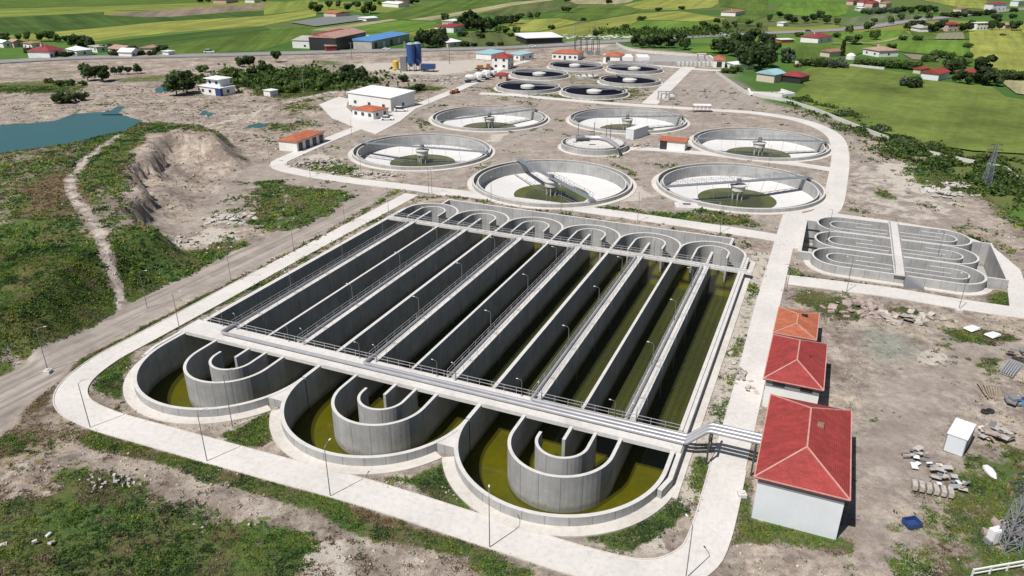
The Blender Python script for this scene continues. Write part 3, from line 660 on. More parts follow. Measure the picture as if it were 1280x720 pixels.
FIELDS = [
 ('green', [(-120, -8), (330, -30), (330, -10), (260, 3), (130, 8), (-120, 14)], 'mid green field strip along the top edge at left'),
 ('lime', [(-120, 14), (130, 8), (260, 3), (262, 6), (140, 13), (100, 17), (-120, 28)], 'lime coloured strip crossing the upper left fields'),
 ('brown', [(130, 19), (170, 15), (250, 9), (330, 5), (330, 11), (290, 15), (215, 21), (175, 21)], 'ploughed brown strip in the upper left fields'),
 ('dkgreen', [(-120, 28), (100, 17), (130, 15), (130, 19), (175, 21), (215, 21), (330, 13), (330, 20), (200, 27), (110, 36), (0, 44), (-120, 55)], 'dark green field below the ploughed strip'),
 ('yellow', [(110, 36.5), (200, 27.5), (330, 20), (395, 12), (395, 20), (330, 32), (250, 38), (160, 46), (120, 52), (60, 50), (0, 46)], 'yellow green crop strip running to the far left houses'),
 ('dkgreen', [(120, 54), (170, 48), (250, 40), (330, 33), (340, 38), (250, 50), (180, 60), (140, 62)], 'deep green strip above the highway at left'),
 ('green', [(180, 62), (250, 51), (330, 39), (395, 31), (385, 45), (365, 52), (330, 63), (250, 68), (190, 68)], 'green field next to the highway left of the factory'),
 ('lime', [(330, 5), (400, -2), (392, 11), (330, 19)], 'small light green plot near the top left trees'),
 ('pale', [(388, 38), (405, 35), (488, 24), (498, 25), (450, 33), (415, 39)], 'pale farm track behind the factory'),
 ('bright', [(418, 40), (455, 33), (502, 26), (545, 28), (546, 33), (520, 38), (505, 42), (470, 41)], 'bright green field behind the blue roofed hall'),
 ('yellow', [(507, 42), (546, 34), (552, 32), (553, 38), (520, 46)], 'narrow yellow field beside the blue roofed hall'),
 ('green', [(468, 20), (512, 8), (600, -6), (700, -14), (690, -2), (640, 2), (570, 15), (520, 24), (480, 24)], 'broad green field at the top centre'),
 ('pale', [(510, 25), (570, 16), (640, 3), (700, -2), (690, 1), (640, 7), (600, 15), (560, 22), (540, 26)], 'pale stubble track crossing the top centre'),
 ('olive', [(600, 17), (640, 8), (680, 3), (725, 2), (720, 10), (680, 16), (640, 22), (625, 20)], 'olive field behind the row of tall trees'),
 ('olive', [(575, 46), (600, 38), (640, 42), (652, 48), (650, 56), (620, 58), (580, 57)], 'olive meadow in front of the tall trees'),
 ('yellow', [(628, 33), (650, 25), (700, 23), (724, 28), (700, 34), (670, 40), (645, 40)], 'yellow crop field behind the long white roofed shed'),
 ('yellow', [(672, 41), (700, 35), (740, 27), (800, 17), (850, 14), (908, 24), (870, 27), (800, 25), (780, 36), (755, 42), (720, 46)], 'large yellow field behind the electrical yard'),
 ('green', [(690, 22), (720, 10), (780, 8), (800, 12), (790, 17), (735, 27), (700, 23)], 'green field between two yellow fields at top centre'),
 ('pale', [(700, -2), (800, -6), (790, 2), (770, 6), (720, 5)], 'pale field at the very top'),
 ('yellow', [(780, 7), (830, -6), (915, -6), (890, 10), (840, 13), (800, 12)], 'yellow field at the top right of centre'),
 ('bright', [(780, 36), (800, 26), (850, 27), (900, 27), (890, 36), (850, 45), (800, 46)], 'bright green field beside the highway bend'),
 ('green', [(895, -8), (960, -8), (960, 20), (935, 28), (918, 28), (932, 12), (900, 8)], 'green field around the brown roofed farm'),
 ('olive', [(890, 36), (925, 30), (960, 33), (960, 41), (900, 44)], 'olive rough plot above the highway'),
 ('bright', [(860, 60), (900, 56), (930, 58), (925, 64), (890, 66), (865, 66)], 'small bright green plot left of the dark trees'),
 ('bright', [(965, 18), (975, 4), (1030, 0), (1062, 8), (1058, 18), (1040, 22), (1000, 20)], 'bright green field at the top right'),
 ('yellow', [(1100, -8), (1230, -8), (1236, 12), (1200, 10), (1150, 0)], 'yellow green field along the top right edge'),
 ('grey', [(1048, 33), (1065, 22), (1100, 17), (1160, 18), (1170, 24), (1130, 28), (1100, 32)], 'grey green field above the highway at right'),
 ('bright', [(1043, 46), (1060, 42), (1128, 37), (1135, 42), (1125, 58), (1110, 60), (1060, 52)], 'bright green field below the highway at right'),
 ('green', [(985, 58), (1010, 54), (1070, 58), (1080, 66), (1050, 76), (990, 74)], 'green plot beside the maroon roofed farmhouse'),
 ('green', [(1136, 38), (1215, 39), (1214, 50), (1145, 50)], 'vegetable plot ground in front of the pink house'),
 ('bright', [(1117, 62), (1130, 50), (1209, 51), (1209, 71), (1180, 70), (1130, 66)], 'bright green rectangle in front of the pink house'),
 ('brown', [(1128, 68), (1178, 71), (1172, 77), (1140, 75)], 'narrow bare brown plot at right'),
 ('green', [(1140, 78), (1172, 78), (1210, 74), (1209, 82), (1180, 90), (1150, 86)], 'green plot behind the red roofed cottages'),
 ('yellow', [(1211, 38), (1262, 38), (1290, 52), (1290, 92), (1240, 92), (1222, 82), (1213, 70)], 'broad yellow wheat field at the right edge'),
 ('yellow', [(1272, 30), (1300, 28), (1300, 46), (1278, 42)], 'small yellow field at the far right edge'),
 ('pale', [(1248, 101), (1300, 100), (1300, 122), (1270, 118)], 'pale plot at the right edge below the hedge'),
 ('meadow', [(995, 95), (1010, 86), (1060, 83), (1130, 92), (1150, 100), (1240, 110), (1256, 122), (1300, 130), (1300, 195), (1215, 190), (1150, 180), (1080, 160), (1010, 134), (990, 122), (1006, 108)], 'wide green meadow right of the works'),
]
for i, (c, pts, lb) in enumerate(FIELDS):
    wp = PP(pts); e = max(((Vector(wp[j])-Vector(wp[j-1])) for j in range(len(wp))), key=lambda q: q.length)
    sheet('field', wp, .05+.012*i, field_mat('crop_%s_%d' % (c, i), FG[c], -math.atan2(e.y, e.x), .25 if c == 'meadow' else .55, .42 if c == 'meadow' else .22), lb)
# rows of netting and vegetable rows are rows on the ground
m, nt, bs = newmat('netting_rows'); v = objvec(nt, True); wv = N(nt, 'ShaderNodeTexWave', bands_direction='DIAGONAL'); wv.inputs['Scale'].default_value = .12; nt.links.new(v, wv.inputs[0])
nt.links.new(ramp(nt, wv.outputs[0], [(.3, (.10, .11, .09)), (.7, (.26, .27, .26))]), bs.inputs['Base Color'])
sheet('field', PP([(362, 29), (405, 22), (448, 20), (467, 24), (440, 28), (395, 34)]), .8, m, 'grey netted rows beside the orange roofed farm')
m, nt, bs = newmat('vegetable_rows'); v = objvec(nt, True); wv = N(nt, 'ShaderNodeTexWave', bands_direction='X'); wv.inputs['Scale'].default_value = .07; nt.links.new(v, wv.inputs[0])
nt.links.new(ramp(nt, wv.outputs[0], [(.4, (.36, .32, .22)), (.6, (.09, .12, .04))]), bs.inputs['Base Color'])
sheet('field', PP([(1168, 50), (1172, 43), (1203, 41), (1206, 50)]), .72, m, 'striped vegetable rows in front of the pink house')

def ribbon(name, ptsw, wd, z, mat, label=None, thick=.35, kind='structure', step=3.0, closed=False):
    pl = catmull(ptsw, step, closed); mb = MB(); mb.wall(pl, wd, z-thick, z, closed=closed); o = mb.build(name, mat)
    if kind: tag(o, label, kind=kind)
    return o
RD = M['road']
ring = [(880, 650), (905, 600), (924, 540), (937, 480), (950, 420), (962, 370), (974, 330), (985, 295), (1004, 273), (1037, 262), (1046, 225), (1051, 190), (1040, 168), (1005, 152), (950, 142), (880, 137), (800, 132), (720, 126), (640, 119), (600, 117)]
ribbon('plant_road', [P(515, 243), W(-92.9, 118)]+[W(*q) for q in ((-92.9, 100), (-92.7, 85), (-92.7, 72), (-92.6, 64), (-90.6, 57.6), (-86.5, 54.0), (-80, 52.8), (-70, 53.0), (-54, 53.6), (-40, 54.2), (-24, 54.0), (-14, 54.0), (-8.5, 55.0), (-5.2, 58.2), (-4.2, 63), (-4.15, 75), (-4.1, 95), (-4.3, 112), (-4.4, 125), (-4.3, 150), (-4.2, 168), (-4.0, 180))], 3.9, .10, RD, 'white concrete road looping round the front of the long basin', step=1.2)
RING = catmull([W(*q) for q in ((-92.9, 100), (-92.7, 85), (-92.7, 72), (-92.6, 64), (-90.6, 57.6), (-86.5, 54.0), (-80, 52.8), (-70, 53.0), (-54, 53.6), (-40, 54.2), (-24, 54.0), (-14, 54.0), (-8.5, 55.0), (-5.2, 58.2), (-4.2, 63), (-4.15, 75))], 1.0)
for sd, lb_ in ((-1, 'outer'), (1, 'inner')):
    kp = []
    for i_, (a_, b_) in enumerate(RING):
        p0, p1 = Vector(RING[max(0, i_-1)]), Vector(RING[min(len(RING)-1, i_+1)]); d_ = (p1-p0).normalized(); kp.append((a_-d_.y*2.02*sd, b_+d_.x*2.02*sd))
    ribbon('kerb', kp, .15, .17, M['apron'], 'thin concrete kerb on the %s side of the front road' % lb_, step=1.5)
ribbon('plant_road', PP([(985, 310), (988, 290), (1004, 274), (1036, 262), (1047, 225), (1050, 190), (1040, 168), (1005, 152), (950, 142), (880, 137), (800, 132), (720, 126), (640, 119), (600, 117)]), 5.0, .106, RD, 'white concrete road curving behind the round clarifiers')
ribbon('plant_road', PP([(985, 300), (930, 291), (850, 279), (760, 266), (640, 250), (560, 240), (500, 233), (440, 226), (387, 218), (352, 210), (349, 203), (370, 193), (420, 171), (480, 148), (545, 123), (602, 99), (628, 85), (660, 76)]), 4.6, .112, RD, 'white concrete road behind the long basin turning up to the white hall')
ribbon('plant_road', PP([(1049, 214), (1000, 206), (940, 199), (880, 192), (820, 187), (785, 186)]), 4.0, .118, RD, 'narrow concrete road leading to the round splitter tank')
ribbon('plant_road', PP([(812, 130), (835, 108), (856, 88), (862, 84)]), 6.5, .124, RD, 'short concrete road up to the grit channels')
ribbon('plant_road', PP([(984, 350), (1050, 358), (1120, 367), (1202, 381), (1300, 395)]), 4.6, .13, RD, 'white concrete road in front of the oval tanks')
ribbon('plant_road', PP([(862, 86), (830, 83), (780, 80), (700, 77)]), 4.0, .136, RD, 'thin concrete road between far tanks and halls')
ribbon('plant_road', PP([(862, 86), (890, 88), (905, 88)]), 4.5, .15, RD, 'short concrete apron road before the far orange roofed house')
sheet('paving', PP([(1034, 264), (1050, 268), (1115, 277), (1185, 288), (1240, 308), (1275, 338), (1284, 362), (1284, 396), (1262, 386), (1258, 352), (1238, 306), (1200, 298), (1110, 281), (1040, 274), (1005, 276), (1000, 271)]), .142, RD, 'white concrete paving wrapping the oval tanks', thick=.3)
sheet('paving', PP([(399, 131), (424, 121), (436, 124), (433, 134), (445, 146), (470, 152), (500, 142), (520, 136), (500, 152), (470, 168), (440, 158), (415, 148)]), .148, RD, 'white concrete yard of the small orange roofed house', thick=.3)
hw = catmull(PP([(-300, 90), (-60, 81), (100, 73), (250, 70), (330, 68), (480, 64), (640, 60), (760, 53), (860, 47), (960, 42), (1060, 37), (1130, 28), (1200, 20), (1300, 10), (1500, -5)]), 12)
ribbon('highway', hw, 15, .55, M['asphalt'], 'grey dual carriageway crossing behind the works', thick=1)
for off in (-6.8, -.6, .6, 6.8):
    q = []
    for i, (a, b) in enumerate(hw):
        a2, b2 = hw[min(i+1, len(hw)-1)]; a1, b1 = hw[max(i-1, 0)]; d = Vector((a2-a1, b2-b1)).normalized(); q.append((a-d.y*off, b+d.x*off))
    ribbon('road_marking', q, .22 if abs(off) > 1 else .3, .58+.002*abs(off), M['paint'], 'painted white line along the highway', thick=.01, step=30)
ribbon('farm_track', PP([(1133, 45), (1100, 54), (1060, 55), (1040, 55)]), 4, .75, FM['pale'], 'pale lane to the maroon roofed farmhouse')
ribbon('service_path', PP([(560, 243), (528, 238)]), 3, .154, RD, 'short link of concrete at the basin corner')
#@@BASIN
# ================================================================ THE LONG BASIN
TOPZ, WZ, FZ = 1.3, -3.7, -4.3
MW = [M['wall'], M['top']]
u0b, v0b = -48.45, 105.0
bx, by = W(u0b, v0b)
basin = thing('aeration_basin', 'huge sunken concrete basin with twelve long lanes and three rounded near ends', 'basin', (bx, by, 0), -ANG)
def L2(pts): return [(a-u0b, b-v0b) for a, b in pts]
kz = [0]
def bwall(name, pts, th=.45, z0=FZ, z1=TOPZ, closed=False, zoff=None):
    kz[0] += 1; zz = z1+(kz[0] % 9)*.004
    mb = MB(); mb.wall(L2(pts), th, z0, zz, 0, 1, closed); return mb.build(name, MW, basin)
# outer shell
mb = MB()
floor = [(a-u0b, b-v0b) for a, b in basin_hole()]
bm_poly = floor
bm = bmesh.new(); f = bm.faces.new([bm.verts.new((a, b, FZ)) for a, b in floor]); bmesh.ops.triangulate(bm, faces=[f])
for q in bm.faces:
    if q.normal.z < 0: q.normal_flip()
me = bpy.data.meshes.new('floor_slab'); bm.to_mesh(me); bm.free(); me.materials.append(M['slime']); o = bpy.data.objects.new('floor_slab', me); COL.objects.link(o); o.parent = basin
bm = bmesh.new(); f = bm.faces.new([bm.verts.new((a, b, WZ)) for a, b in floor]); bmesh.ops.triangulate(bm, faces=[f])
for q in bm.faces:
    if q.normal.z < 0: q.normal_flip()
me = bpy.data.meshes.new('water_surface'); bm.to_mesh(me); bm.free(); me.materials.append(M['water_olive']); o = bpy.data.objects.new('water_surface', me); COL.objects.link(o); o.parent = basin
for k in range(3):
    cu = S_U[2*k+1]
    bwall('outer_wall', arc(cu, VN, 12.65, 180, 360, 40), .5)
    mb = MB(); pts = L2(arc(cu, VN, 13.6, 184 if k == 0 else 208, 356 if k == 2 else 332, 44)); mb.wall(pts, 1.5, -.6, .16+k*.004, 0, 1); mb.build('footing', [M['apron'], M['apron']], basin)
    bwall('curved_wall', [(D_U[2*k], 78)]+arc(cu, 70.0, 6.325, 180, 360, 28)+[(D_U[2*k+1], 78)], .42)
    bwall('guide_wall', [(cu-3.15, 71.2)]+arc(cu, 70.3, 3.15, 180, 360, 20)+[(cu+3.15, 73.6)], .38)
bwall('outer_wall', [(S_U[0], VN), (S_U[0], VF)], .5)
bwall('outer_wall', [(S_U[6], VN), (S_U[6], VF)], .5)
# widened copings beside the outer lanes and the stub walls at the near corners
for uu, sgn in ((S_U[6], 1), (S_U[0], -1)):
    mb = MB(); mb.wall(L2([(uu+sgn*.55, 78.2), (uu+sgn*.55, VF+.5)]), .5, -.5, 1.18, 0, 1); mb.build('coping', MW, basin)
    mb = MB(); mb.wall(L2([(uu+sgn*.75, 77.5), (uu+sgn*.75, 68.6), (uu+sgn*.1, 66.2)]), .55, -.5, 1.27, 0, 1); mb.build('stub_wall', MW, basin)
    mb = MB(); mb.wall(L2([(uu+sgn*1.4, 67.0), (uu+sgn*1.4, 142)]), 1.2, -.4, .14, 0, 1); mb.build('footing', [M['apron'], M['apron']], basin)
for k in range(1, 6):
    if k % 2: bwall('divider_wall', [(S_U[k], 70.7), (S_U[k], VF)], .42)
    else:
        bwall('divider_wall', [(S_U[k], VN+.2), (S_U[k], VF+1.0)], .55)
for k in range(6):
    cu = D_U[k]
    bwall('divider_wall', [(cu, 78), (cu, 141.0)], .5)
    bwall('curved_wall', arc(cu, VF, 6.325, 0, 180, 28), .45)
    bwall('guide_wall', [(cu-3.1, 135.8)]+arc(cu, 141.3, 3.1, 180, 0, 20)+[(cu+3.1, 138.6)], .36)
bwall('outer_wall', [(D_U[0]-.2, VF+6.3), (D_U[0]-.2, VS), (D_U[5]+2.7, VS), (D_U[5]+2.7, VF+5.9)], .5)
mb = MB(); mb.prism(L2([(D_U[0]-.2, VF+5.2), (D_U[5]+2.7, VF+5.2), (D_U[5]+2.7, VS-.2), (D_U[0]-.2, VS-.2)]), -3.0, -2.6); 
# channel floor behind the arcs, in front of the straight wall, cut to stay outside the arcs
mb = MB(); n = 0
for k in range(5):
    a, b = D_U[k], D_U[k+1]
    pts = arc(a, VF, 6.325, 90, 0, 12)+arc(b, VF, 6.325, 180, 90, 12)[1:]+[(b, VS), (a, VS)]
    mb.prism(L2(pts), FZ, -1.9, 0)
mb.build('inlet_channel_floor', M['floorgrey'], basin)
# caps that close the triangular cusp between two near lobes
for k in (2, 4):
    cu = S_U[k]; tri = [(cu, 67.9), (cu-1.9, 61.6), (cu, 63.2), (cu+1.9, 61.6)]
    mb = MB(); mb.prism(L2(arc(cu-12.65, VN, 12.8, -9.5, -27, 8)+arc(cu+12.65, VN, 12.8, 207, 189.5, 8)), -.4, 1.265, 0, 1); mb.build('cusp_block', MW, basin)
# diffuser grids on the floor of the lanes
for i in range(12):
    a = S_U[0]+6.325*i; mb = MB()
    v = 80.0; k = 0
    while v < 132:
        mb.beam((a+.7-u0b, v-v0b, WZ+.03), (a+5.6-u0b, v-v0b, WZ+.03), .17, .05)
        v += .5; k += 1
    for q in range(5): mb.beam((a+1.1+q*1.0-u0b, 80-v0b, WZ+.08), (a+1.1+q*1.0-u0b, 131.6-v0b, WZ+.08), .16, .05)
    mb.build('diffuser_grid', M['diffuser_green'], basin)
# walkways
def railing(pts, z, h=1.05, gap=2.0, r=.03, mat=None, parent=None, name='railing', rails=(1.0, .55)):
    mb = MB()
    for a, b in zip(pts, pts[1:]):
        A = Vector(a); B = Vector(b); L = (B-A).length; n = max(1, int(L/gap))
        for i in range(n+1):
            p = A+(B-A)*(i/n); mb.beam((p.x, p.y, z), (p.x, p.y, z+h), r*1.6)
        for q in rails: mb.beam((A.x, A.y, z+h*q), (B.x, B.y, z+h*q), r*2)
    return mb.build(name, mat or M['steel'], parent)
def Lp(u, v): return (u-u0b, v-v0b)
mb = MB(); mb.prism(L2([(S_U[0]-.9, 73.6), (S_U[6]+.9, 73.6), (S_U[6]+.9, 77.6), (S_U[0]-.9, 77.6)]), 1.0, 1.56); mb.build('walkway_slab', [M['slab']], basin)
railing([Lp(S_U[0], 77.45), Lp(S_U[6], 77.45)], 1.56, parent=basin, gap=1.8)
mb = MB(); mb.prism(L2([(S_U[0]-.3, 132.6), (S_U[6]+2.0, 132.6), (S_U[6]+2.0, 133.9), (S_U[0]-.3, 133.9)]), 1.05, 1.5); mb.build('walkway_slab', [M['slab']], basin)
railing([Lp(S_U[0], 133.8), Lp(S_U[6]+1, 133.8)], 1.5, parent=basin, gap=1.8); railing([Lp(S_U[0], 132.7), Lp(S_U[6]+1, 132.7)], 1.5, parent=basin, gap=1.8)
for k in range(6):
    cu = D_U[k]
    mb = MB(); mb.prism(L2([(cu-.75, 77.7), (cu+.75, 77.7), (cu+.75, 132.5), (cu-.75, 132.5)]), 1.33, 1.47); mb.build('walkway_slab', [M['slab']], basin)
    railing([Lp(cu+.68, 78), Lp(cu+.68, 132.4)], 1.47, parent=basin, gap=2.2, r=.022); railing([Lp(cu-.68, 78), Lp(cu-.68, 132.4)], 1.47, parent=basin, gap=2.2, r=.022)
# air mains on the near walkway: one per pair of double walls
XM = S_U[6]
mains = [(75.0, D_U[0]), (75.75, D_U[2]), (76.5, D_U[4])]
for i, (vv, us) in enumerate(mains):
    zz = 1.56+.36
    path = [Lp(us-.2, 77.7)+(zz,), Lp(us-.2, vv+.25)+(zz,), Lp(us+.1, vv)+(zz,)]
    path += [Lp(XM+.9, vv)+(zz,), Lp(XM+1.3, vv)+(zz+.12,), Lp(XM+3.4, vv)+(4.15,), Lp(XM+3.9, vv)+(4.35,), Lp(-.6, vv)+(4.35,)]
    o = MB().tube(path, .26, 12).build('air_main', M['pipe'], basin, smoothf=True)
for k in range(6):
    cu = D_U[k]; zz = 1.47+.24
    o = MB().tube([Lp(cu-.35, 77.5)+(zz+.2,), Lp(cu-.35, 78.4)+(zz,), Lp(cu-.35, 131.5)+(zz,)], .19, 10).build('branch_pipe', M['pipe'], basin, smoothf=True)
    mb = MB()
    for v in np.arange(83, 131, 9.0):
        for s in (-1, 1):
            MB().tube([Lp(cu-.35, v)+(zz,), Lp(cu+s*1.0, v)+(zz+.05,), Lp(cu+s*1.0, v)+(-3.9,)], .045, 6).build('drop_pipe', M['lamp'], basin)
# portal frames carrying the mains over the road
for uu in (-6.6, -1.5):
    mb = MB()
    for vv in (74.4, 77.1): mb.beam(Lp(uu, vv)+(-.2,), Lp(uu, vv)+(4.1,), .2)
    mb.beam(Lp(uu, 74.0)+(4.0,), Lp(uu, 77.5)+(4.0,), .22); mb.beam(Lp(uu, 74.4)+(1.0,), Lp(uu, 77.1)+(3.9,), .1); mb.build('pipe_support', M['darksteel'], basin)
# ---------------------------------------------------------------- lamps
def make_lamp(name, h, arm, label, cat='street lamp', group=None):
    t = thing(name, label, cat, group=group)
    MB().cyl((0, 0), .22, 0, .08, 10).build('base_plate', M['steel'], t)
    MB().tube([(0, 0, .05), (0, 0, h*.5), (0, 0, h-.35), (arm*.3, 0, h-.1), (arm, 0, h)], [.06, .05, .04, .035, .03], 8).build('pole', M['lamp'], t, smoothf=True)
    MB().box((arm+.15, 0, h), (.34, .14, .07)).build('lamp_head', M['lamphead'], t)
    return t
RL = [((113, 535), 'on the outer kerb at the front left bend'), ((259, 577), 'on the outer kerb below the left lobe'), ((413, 621), 'on the outer kerb below the middle lobe'), ((612, 685), 'on the outer kerb below the right lobe'),
      ((857, 724), 'at the front right road corner'), ((60, 463), 'beside the dirt track at the left bend, on a white block'), ((225, 414), 'by the road at the left end of the near walkway'), ((184, 385), 'across the track from the left road'),
      ((289, 352), 'in the weeds along the left road, nearer one'), ((367, 312), 'by the dirt track, level with the lane middle'), ((431, 280), 'by the dirt track near its upper end'), ((486, 270), 'at the far left corner of the long basin'),
      ((452, 225), 'beside the rear road left of the junction'), ((536, 242), 'left one of the pair at the rear junction'), ((540, 243), 'right one of the pair at the rear junction'), ((614, 254), 'behind the basin, left of the front clarifier'),
      ((701, 267), 'behind the basin, in front of the first clarifier'), ((797, 277), 'behind the basin between two clarifiers'), ((900, 291), 'behind the right end of the basin'), ((388, 222), 'by the rear road bend with its weeds'),
      ((338, 209), 'at the outer side of the left rear bend'), ((1058, 365), 'in front of the oval tanks, left'), ((1198, 388), 'in front of the oval tanks, right, on a white block'), ((981, 376), 'at the orange hut corner by the road'),
      ((1034, 300), 'behind the left end of the oval tanks'), ((1170, 330), 'on the paving behind the oval tanks'), ((1064, 196), 'outside the kerb right of the rear clarifier'), ((440, 172), 'by the road left of the left clarifier'), ((536, 130), 'by the road near the white hall'),
      ((660, 134), 'by the rear road, left'), ((840, 137), 'by the rear road near the pink shelter'), ((960, 212), 'between the two right clarifiers'), ((291, 535), 'in the grass between the left and middle lobes')]
lamp0 = None
LC = W(u0b, v0b)
for (px, lb) in RL:
    x, y = P(*px); 
    if lamp0 is None: lamp0 = make_lamp('street_lamp', 6.9, 1.0, ''); o = lamp0; bpy.context.view_layer.update(); 
    else: o = copy_tree(lamp0)
    o.location = (x, y, 0.0); d = Vector(LC)-Vector((x, y)); o.rotation_euler = (0, 0, math.atan2(d.y, d.x)); o.scale = (1, 1, 1.18 if px == (291, 535) else 1)
    tag(o, 'slim street lamp '+lb, 'street lamp', 'street lamps along the plant roads')
wl0 = None; cnt = 0
for k in range(6):
    for j, v in enumerate((92.3, 107.6, 121.8)):
        if wl0 is None: wl0 = make_lamp('walkway_lamp', 3.6, .7, ''); o = wl0
        else: o = copy_tree(wl0)
        x, y = W(D_U[k]-.6, v); o.location = (x, y, 1.47); o.rotation_euler = (0, 0, math.pi-ANG)
        tag(o, 'curved lamp on the %s piped walkway from the left, %s' % (ORD[k], ('near one', 'middle one', 'far one')[j]), 'walkway lamp', 'short lamps on the basin walkways')
for k in range(6):
    for j in range(2):
        o = copy_tree(wl0); x, y = W(D_U[k]-(1.9 if j == 0 else -.9), 77.3); o.location = (x, y, 1.56); o.rotation_euler = (0, 0, math.pi-ANG-.5*j); o.scale = (.8, .8, .7)
        tag(o, 'small lamp on the near cross walkway, %s of two at the %s piped wall' % ('left' if j == 0 else 'right', ORD[k]), 'walkway lamp', 'small lamps on the cross walkway')
for k in range(6):
    o = copy_tree(wl0); x, y = W(D_U[k]+2.6, 133.7); o.location = (x, y, 1.5); o.rotation_euler = (0, 0, -ANG-math.pi/2)
    tag(o, 'short lamp on the far cross walkway at the %s rounded far end' % ORD[k], 'walkway lamp', 'lamps on the far cross walkway')
#@@CLAR
# ================================================================ CLARIFIERS
WR = [M['wall'], M['top']]
def make_clarifier():
    t = thing('clarifier', '', 'clarifier')
    MB().ring((0, 0), CR-.45, CR, -.6, 1.0, 96, 0, 1).build('outer_wall', WR, t)
    MB().ring((0, 0), CR, CR+1.25, -.4, .13, 96, 0, 1).build('footing', [M['apron'], M['apron']], t)
    mb = MB(); mb.ring((0, 0), CR-1.75, CR-1.45, -2.6, .72, 96, 0, 1); mb.build('weir_wall', WR, t)
    mb = MB(); mb.ring((0, 0), CR-1.45, CR-.45, -.9, -.25, 96, 0, 0); mb.build('launder_channel', [M['floorgrey']], t)
    mb = MB(); n = 96; R1 = CR-1.75
    prof = [(R1, -2.3), (14, -2.75), (9.9, -3.12), (5, -3.6), (0.6, -3.9)]
    for (r0, z0), (r1, z1) in zip(prof, prof[1:]):
        for k in range(n):
            a, b = 2*math.pi*k/n, 2*math.pi*(k+1)/n
            mb.face([(r0*math.cos(a), r0*math.sin(a), z0), (r0*math.cos(b), r0*math.sin(b), z0), (r1*math.cos(b), r1*math.sin(b), z1), (r1*math.cos(a), r1*math.sin(a), z1)], 0 if r1 > 9.5 else 1)
    mb.build('floor', [M['floorwhite'], M['poolslime']], t, recalc=False)
    MB().cyl((0, 0), 9.9, -3.4, -3.09, 64).build('pool_water', M['water_pool'], t)
    mb = MB(); mb.cyl((0, 0), 1.8, -.7, .55, 32); mb.cyl((0, 0), 2.1, .552, .75, 32); col = mb.build('centre_platform', M['top'], t)
    for k in range(6):
        a = k*math.pi/3+.3; MB().box((1.35*math.cos(a), 1.35*math.sin(a), -2.25), (.3, .3, 3.1), a).build('column', M['wall'], t)
    MB().cyl((0, 0), .6, .752, 2.3, 12).build('drive_unit', M['lamp'], t)
    return t
def make_bridge(t, ang, full=True, zt=1.55, R=CR-.3, scraper=True, tall=False):
    """rotating bridge with lattice sides, parented to its clarifier"""
    b = bpy.data.objects.new('rotating_bridge', None)
    mb = MB(); x0 = -R if full else 0; hgt = 1.35
    for s in (-.65, .65):
        mb.beam((x0, s, zt), (R, s, zt), .12, .22)
        mb.beam((x0, s, zt+hgt), (R, s, zt+hgt), .05)
        x = x0; k = 0
        while x < R-.1:
            x2 = min(R, x+1.3); mb.beam((x, s, zt), (x, s, zt+hgt), .04)
            mb.beam((x, s, zt+.1 if k % 2 else zt+hgt), (x2, s, zt+hgt if k % 2 else zt+.1), .035); x = x2; k += 1
    mb.box(((x0+R)/2, 0, zt-.02), (R-x0, 1.1, .05)); mb.box((R-.1, 0, 1.2), (.9, 1.6, .45))
    o = mb.build('rotating_bridge', M['bridge'], t); o.rotation_euler = (0, 0, ang)
    if scraper:
        mb = MB()
        for s in ((-1, 1) if full else (1,)):
            mb.beam((s*2, s*.9, -2.6), (s*(R-2), s*2.0, -1.9), .09); mb.beam((s*2, s*.9, -3.3), (s*(R-2), s*2.0, -2.3), .12)
            for q in np.arange(3, R-2, 2.2):
                mb.beam((s*q, s*(.9+q*.055), -3.25+q*.05), (s*(q+1.2), s*(.9+q*.055), -2.55+q*.035), .05); mb.beam((s*q, 0, zt), (s*q, s*(.9+q*.055), -2.55+q*.035), .045) if int(q) % 4 == 3 else None
        o2 = mb.build('scraper_arm', M['lamp'], t); o2.rotation_euler = (0, 0, ang)
    return o
cl0 = make_clarifier()
CL = [('front clarifier behind the middle of the long basin, bridge running towards the camera', (643, 195), (738, 246)), ('front right clarifier nearest the oval tanks', (834, 232), (1012, 220)), ('leftmost clarifier beside the orange roofed transformer house', (450, 176), (606, 188)),
      ('rear left clarifier nearest the white hall', (551, 153), (674, 138)), ('rear middle clarifier behind the blue white container', (722, 152), (850, 150)), ('rear right clarifier inside the road bend', (871, 176), (1034, 180))]
cls = [cl0]+[copy_tree(cl0) for _ in range(5)]
for i, (o, (lb, p1, p2)) in enumerate(zip(cls, CL)):
    o.location = (CLAR[i][0], CLAR[i][1], 0); tag(o, 'white floored '+lb, 'clarifier', 'large round clarifiers with white floors')
    a = Vector(P(*p1, 2)); b = Vector(P(*p2, 2)); d = b-a; make_bridge(o, math.atan2(d.y, d.x), True)
def make_small():
    t = thing('thickener_tank', '', 'round tank')
    MB().ring((0, 0), 13.6, 14.1, -.8, 1.6, 64, 0, 1).build('outer_wall', WR, t); MB().ring((0, 0), 14.1, 15.3, -.4, .13, 64, 0, 1).build('footing', [M['apron'], M['apron']], t)
    MB().ring((0, 0), 12.4, 12.6, -.5, 1.25, 64, 0, 1).build('weir_wall', WR, t)
    MB().cyl((0, 0), 13.6, -.9, .55, 64).build('dark_water', M['water_dark'], t)
    mb = MB(); mb.cyl((0, 0), 3.3, .552, 1.5, 28); mb.cyl((0, 0), 3.3, 1.5, 1.95, 28, r2=1.6); mb.build('centre_well', M['top'], t)
    return t
s0 = make_small()
SLB = [('at the back left, below the long orange roofed hall', -.5), ('at the left, beside the red roofed house', 2.9), ('at the front left of its group', -.2), ('at the front middle of its group', .25), ('at the right of its group with a steep grey bridge', 1.9), ('at the back right, below the second orange roof', 3.0)]
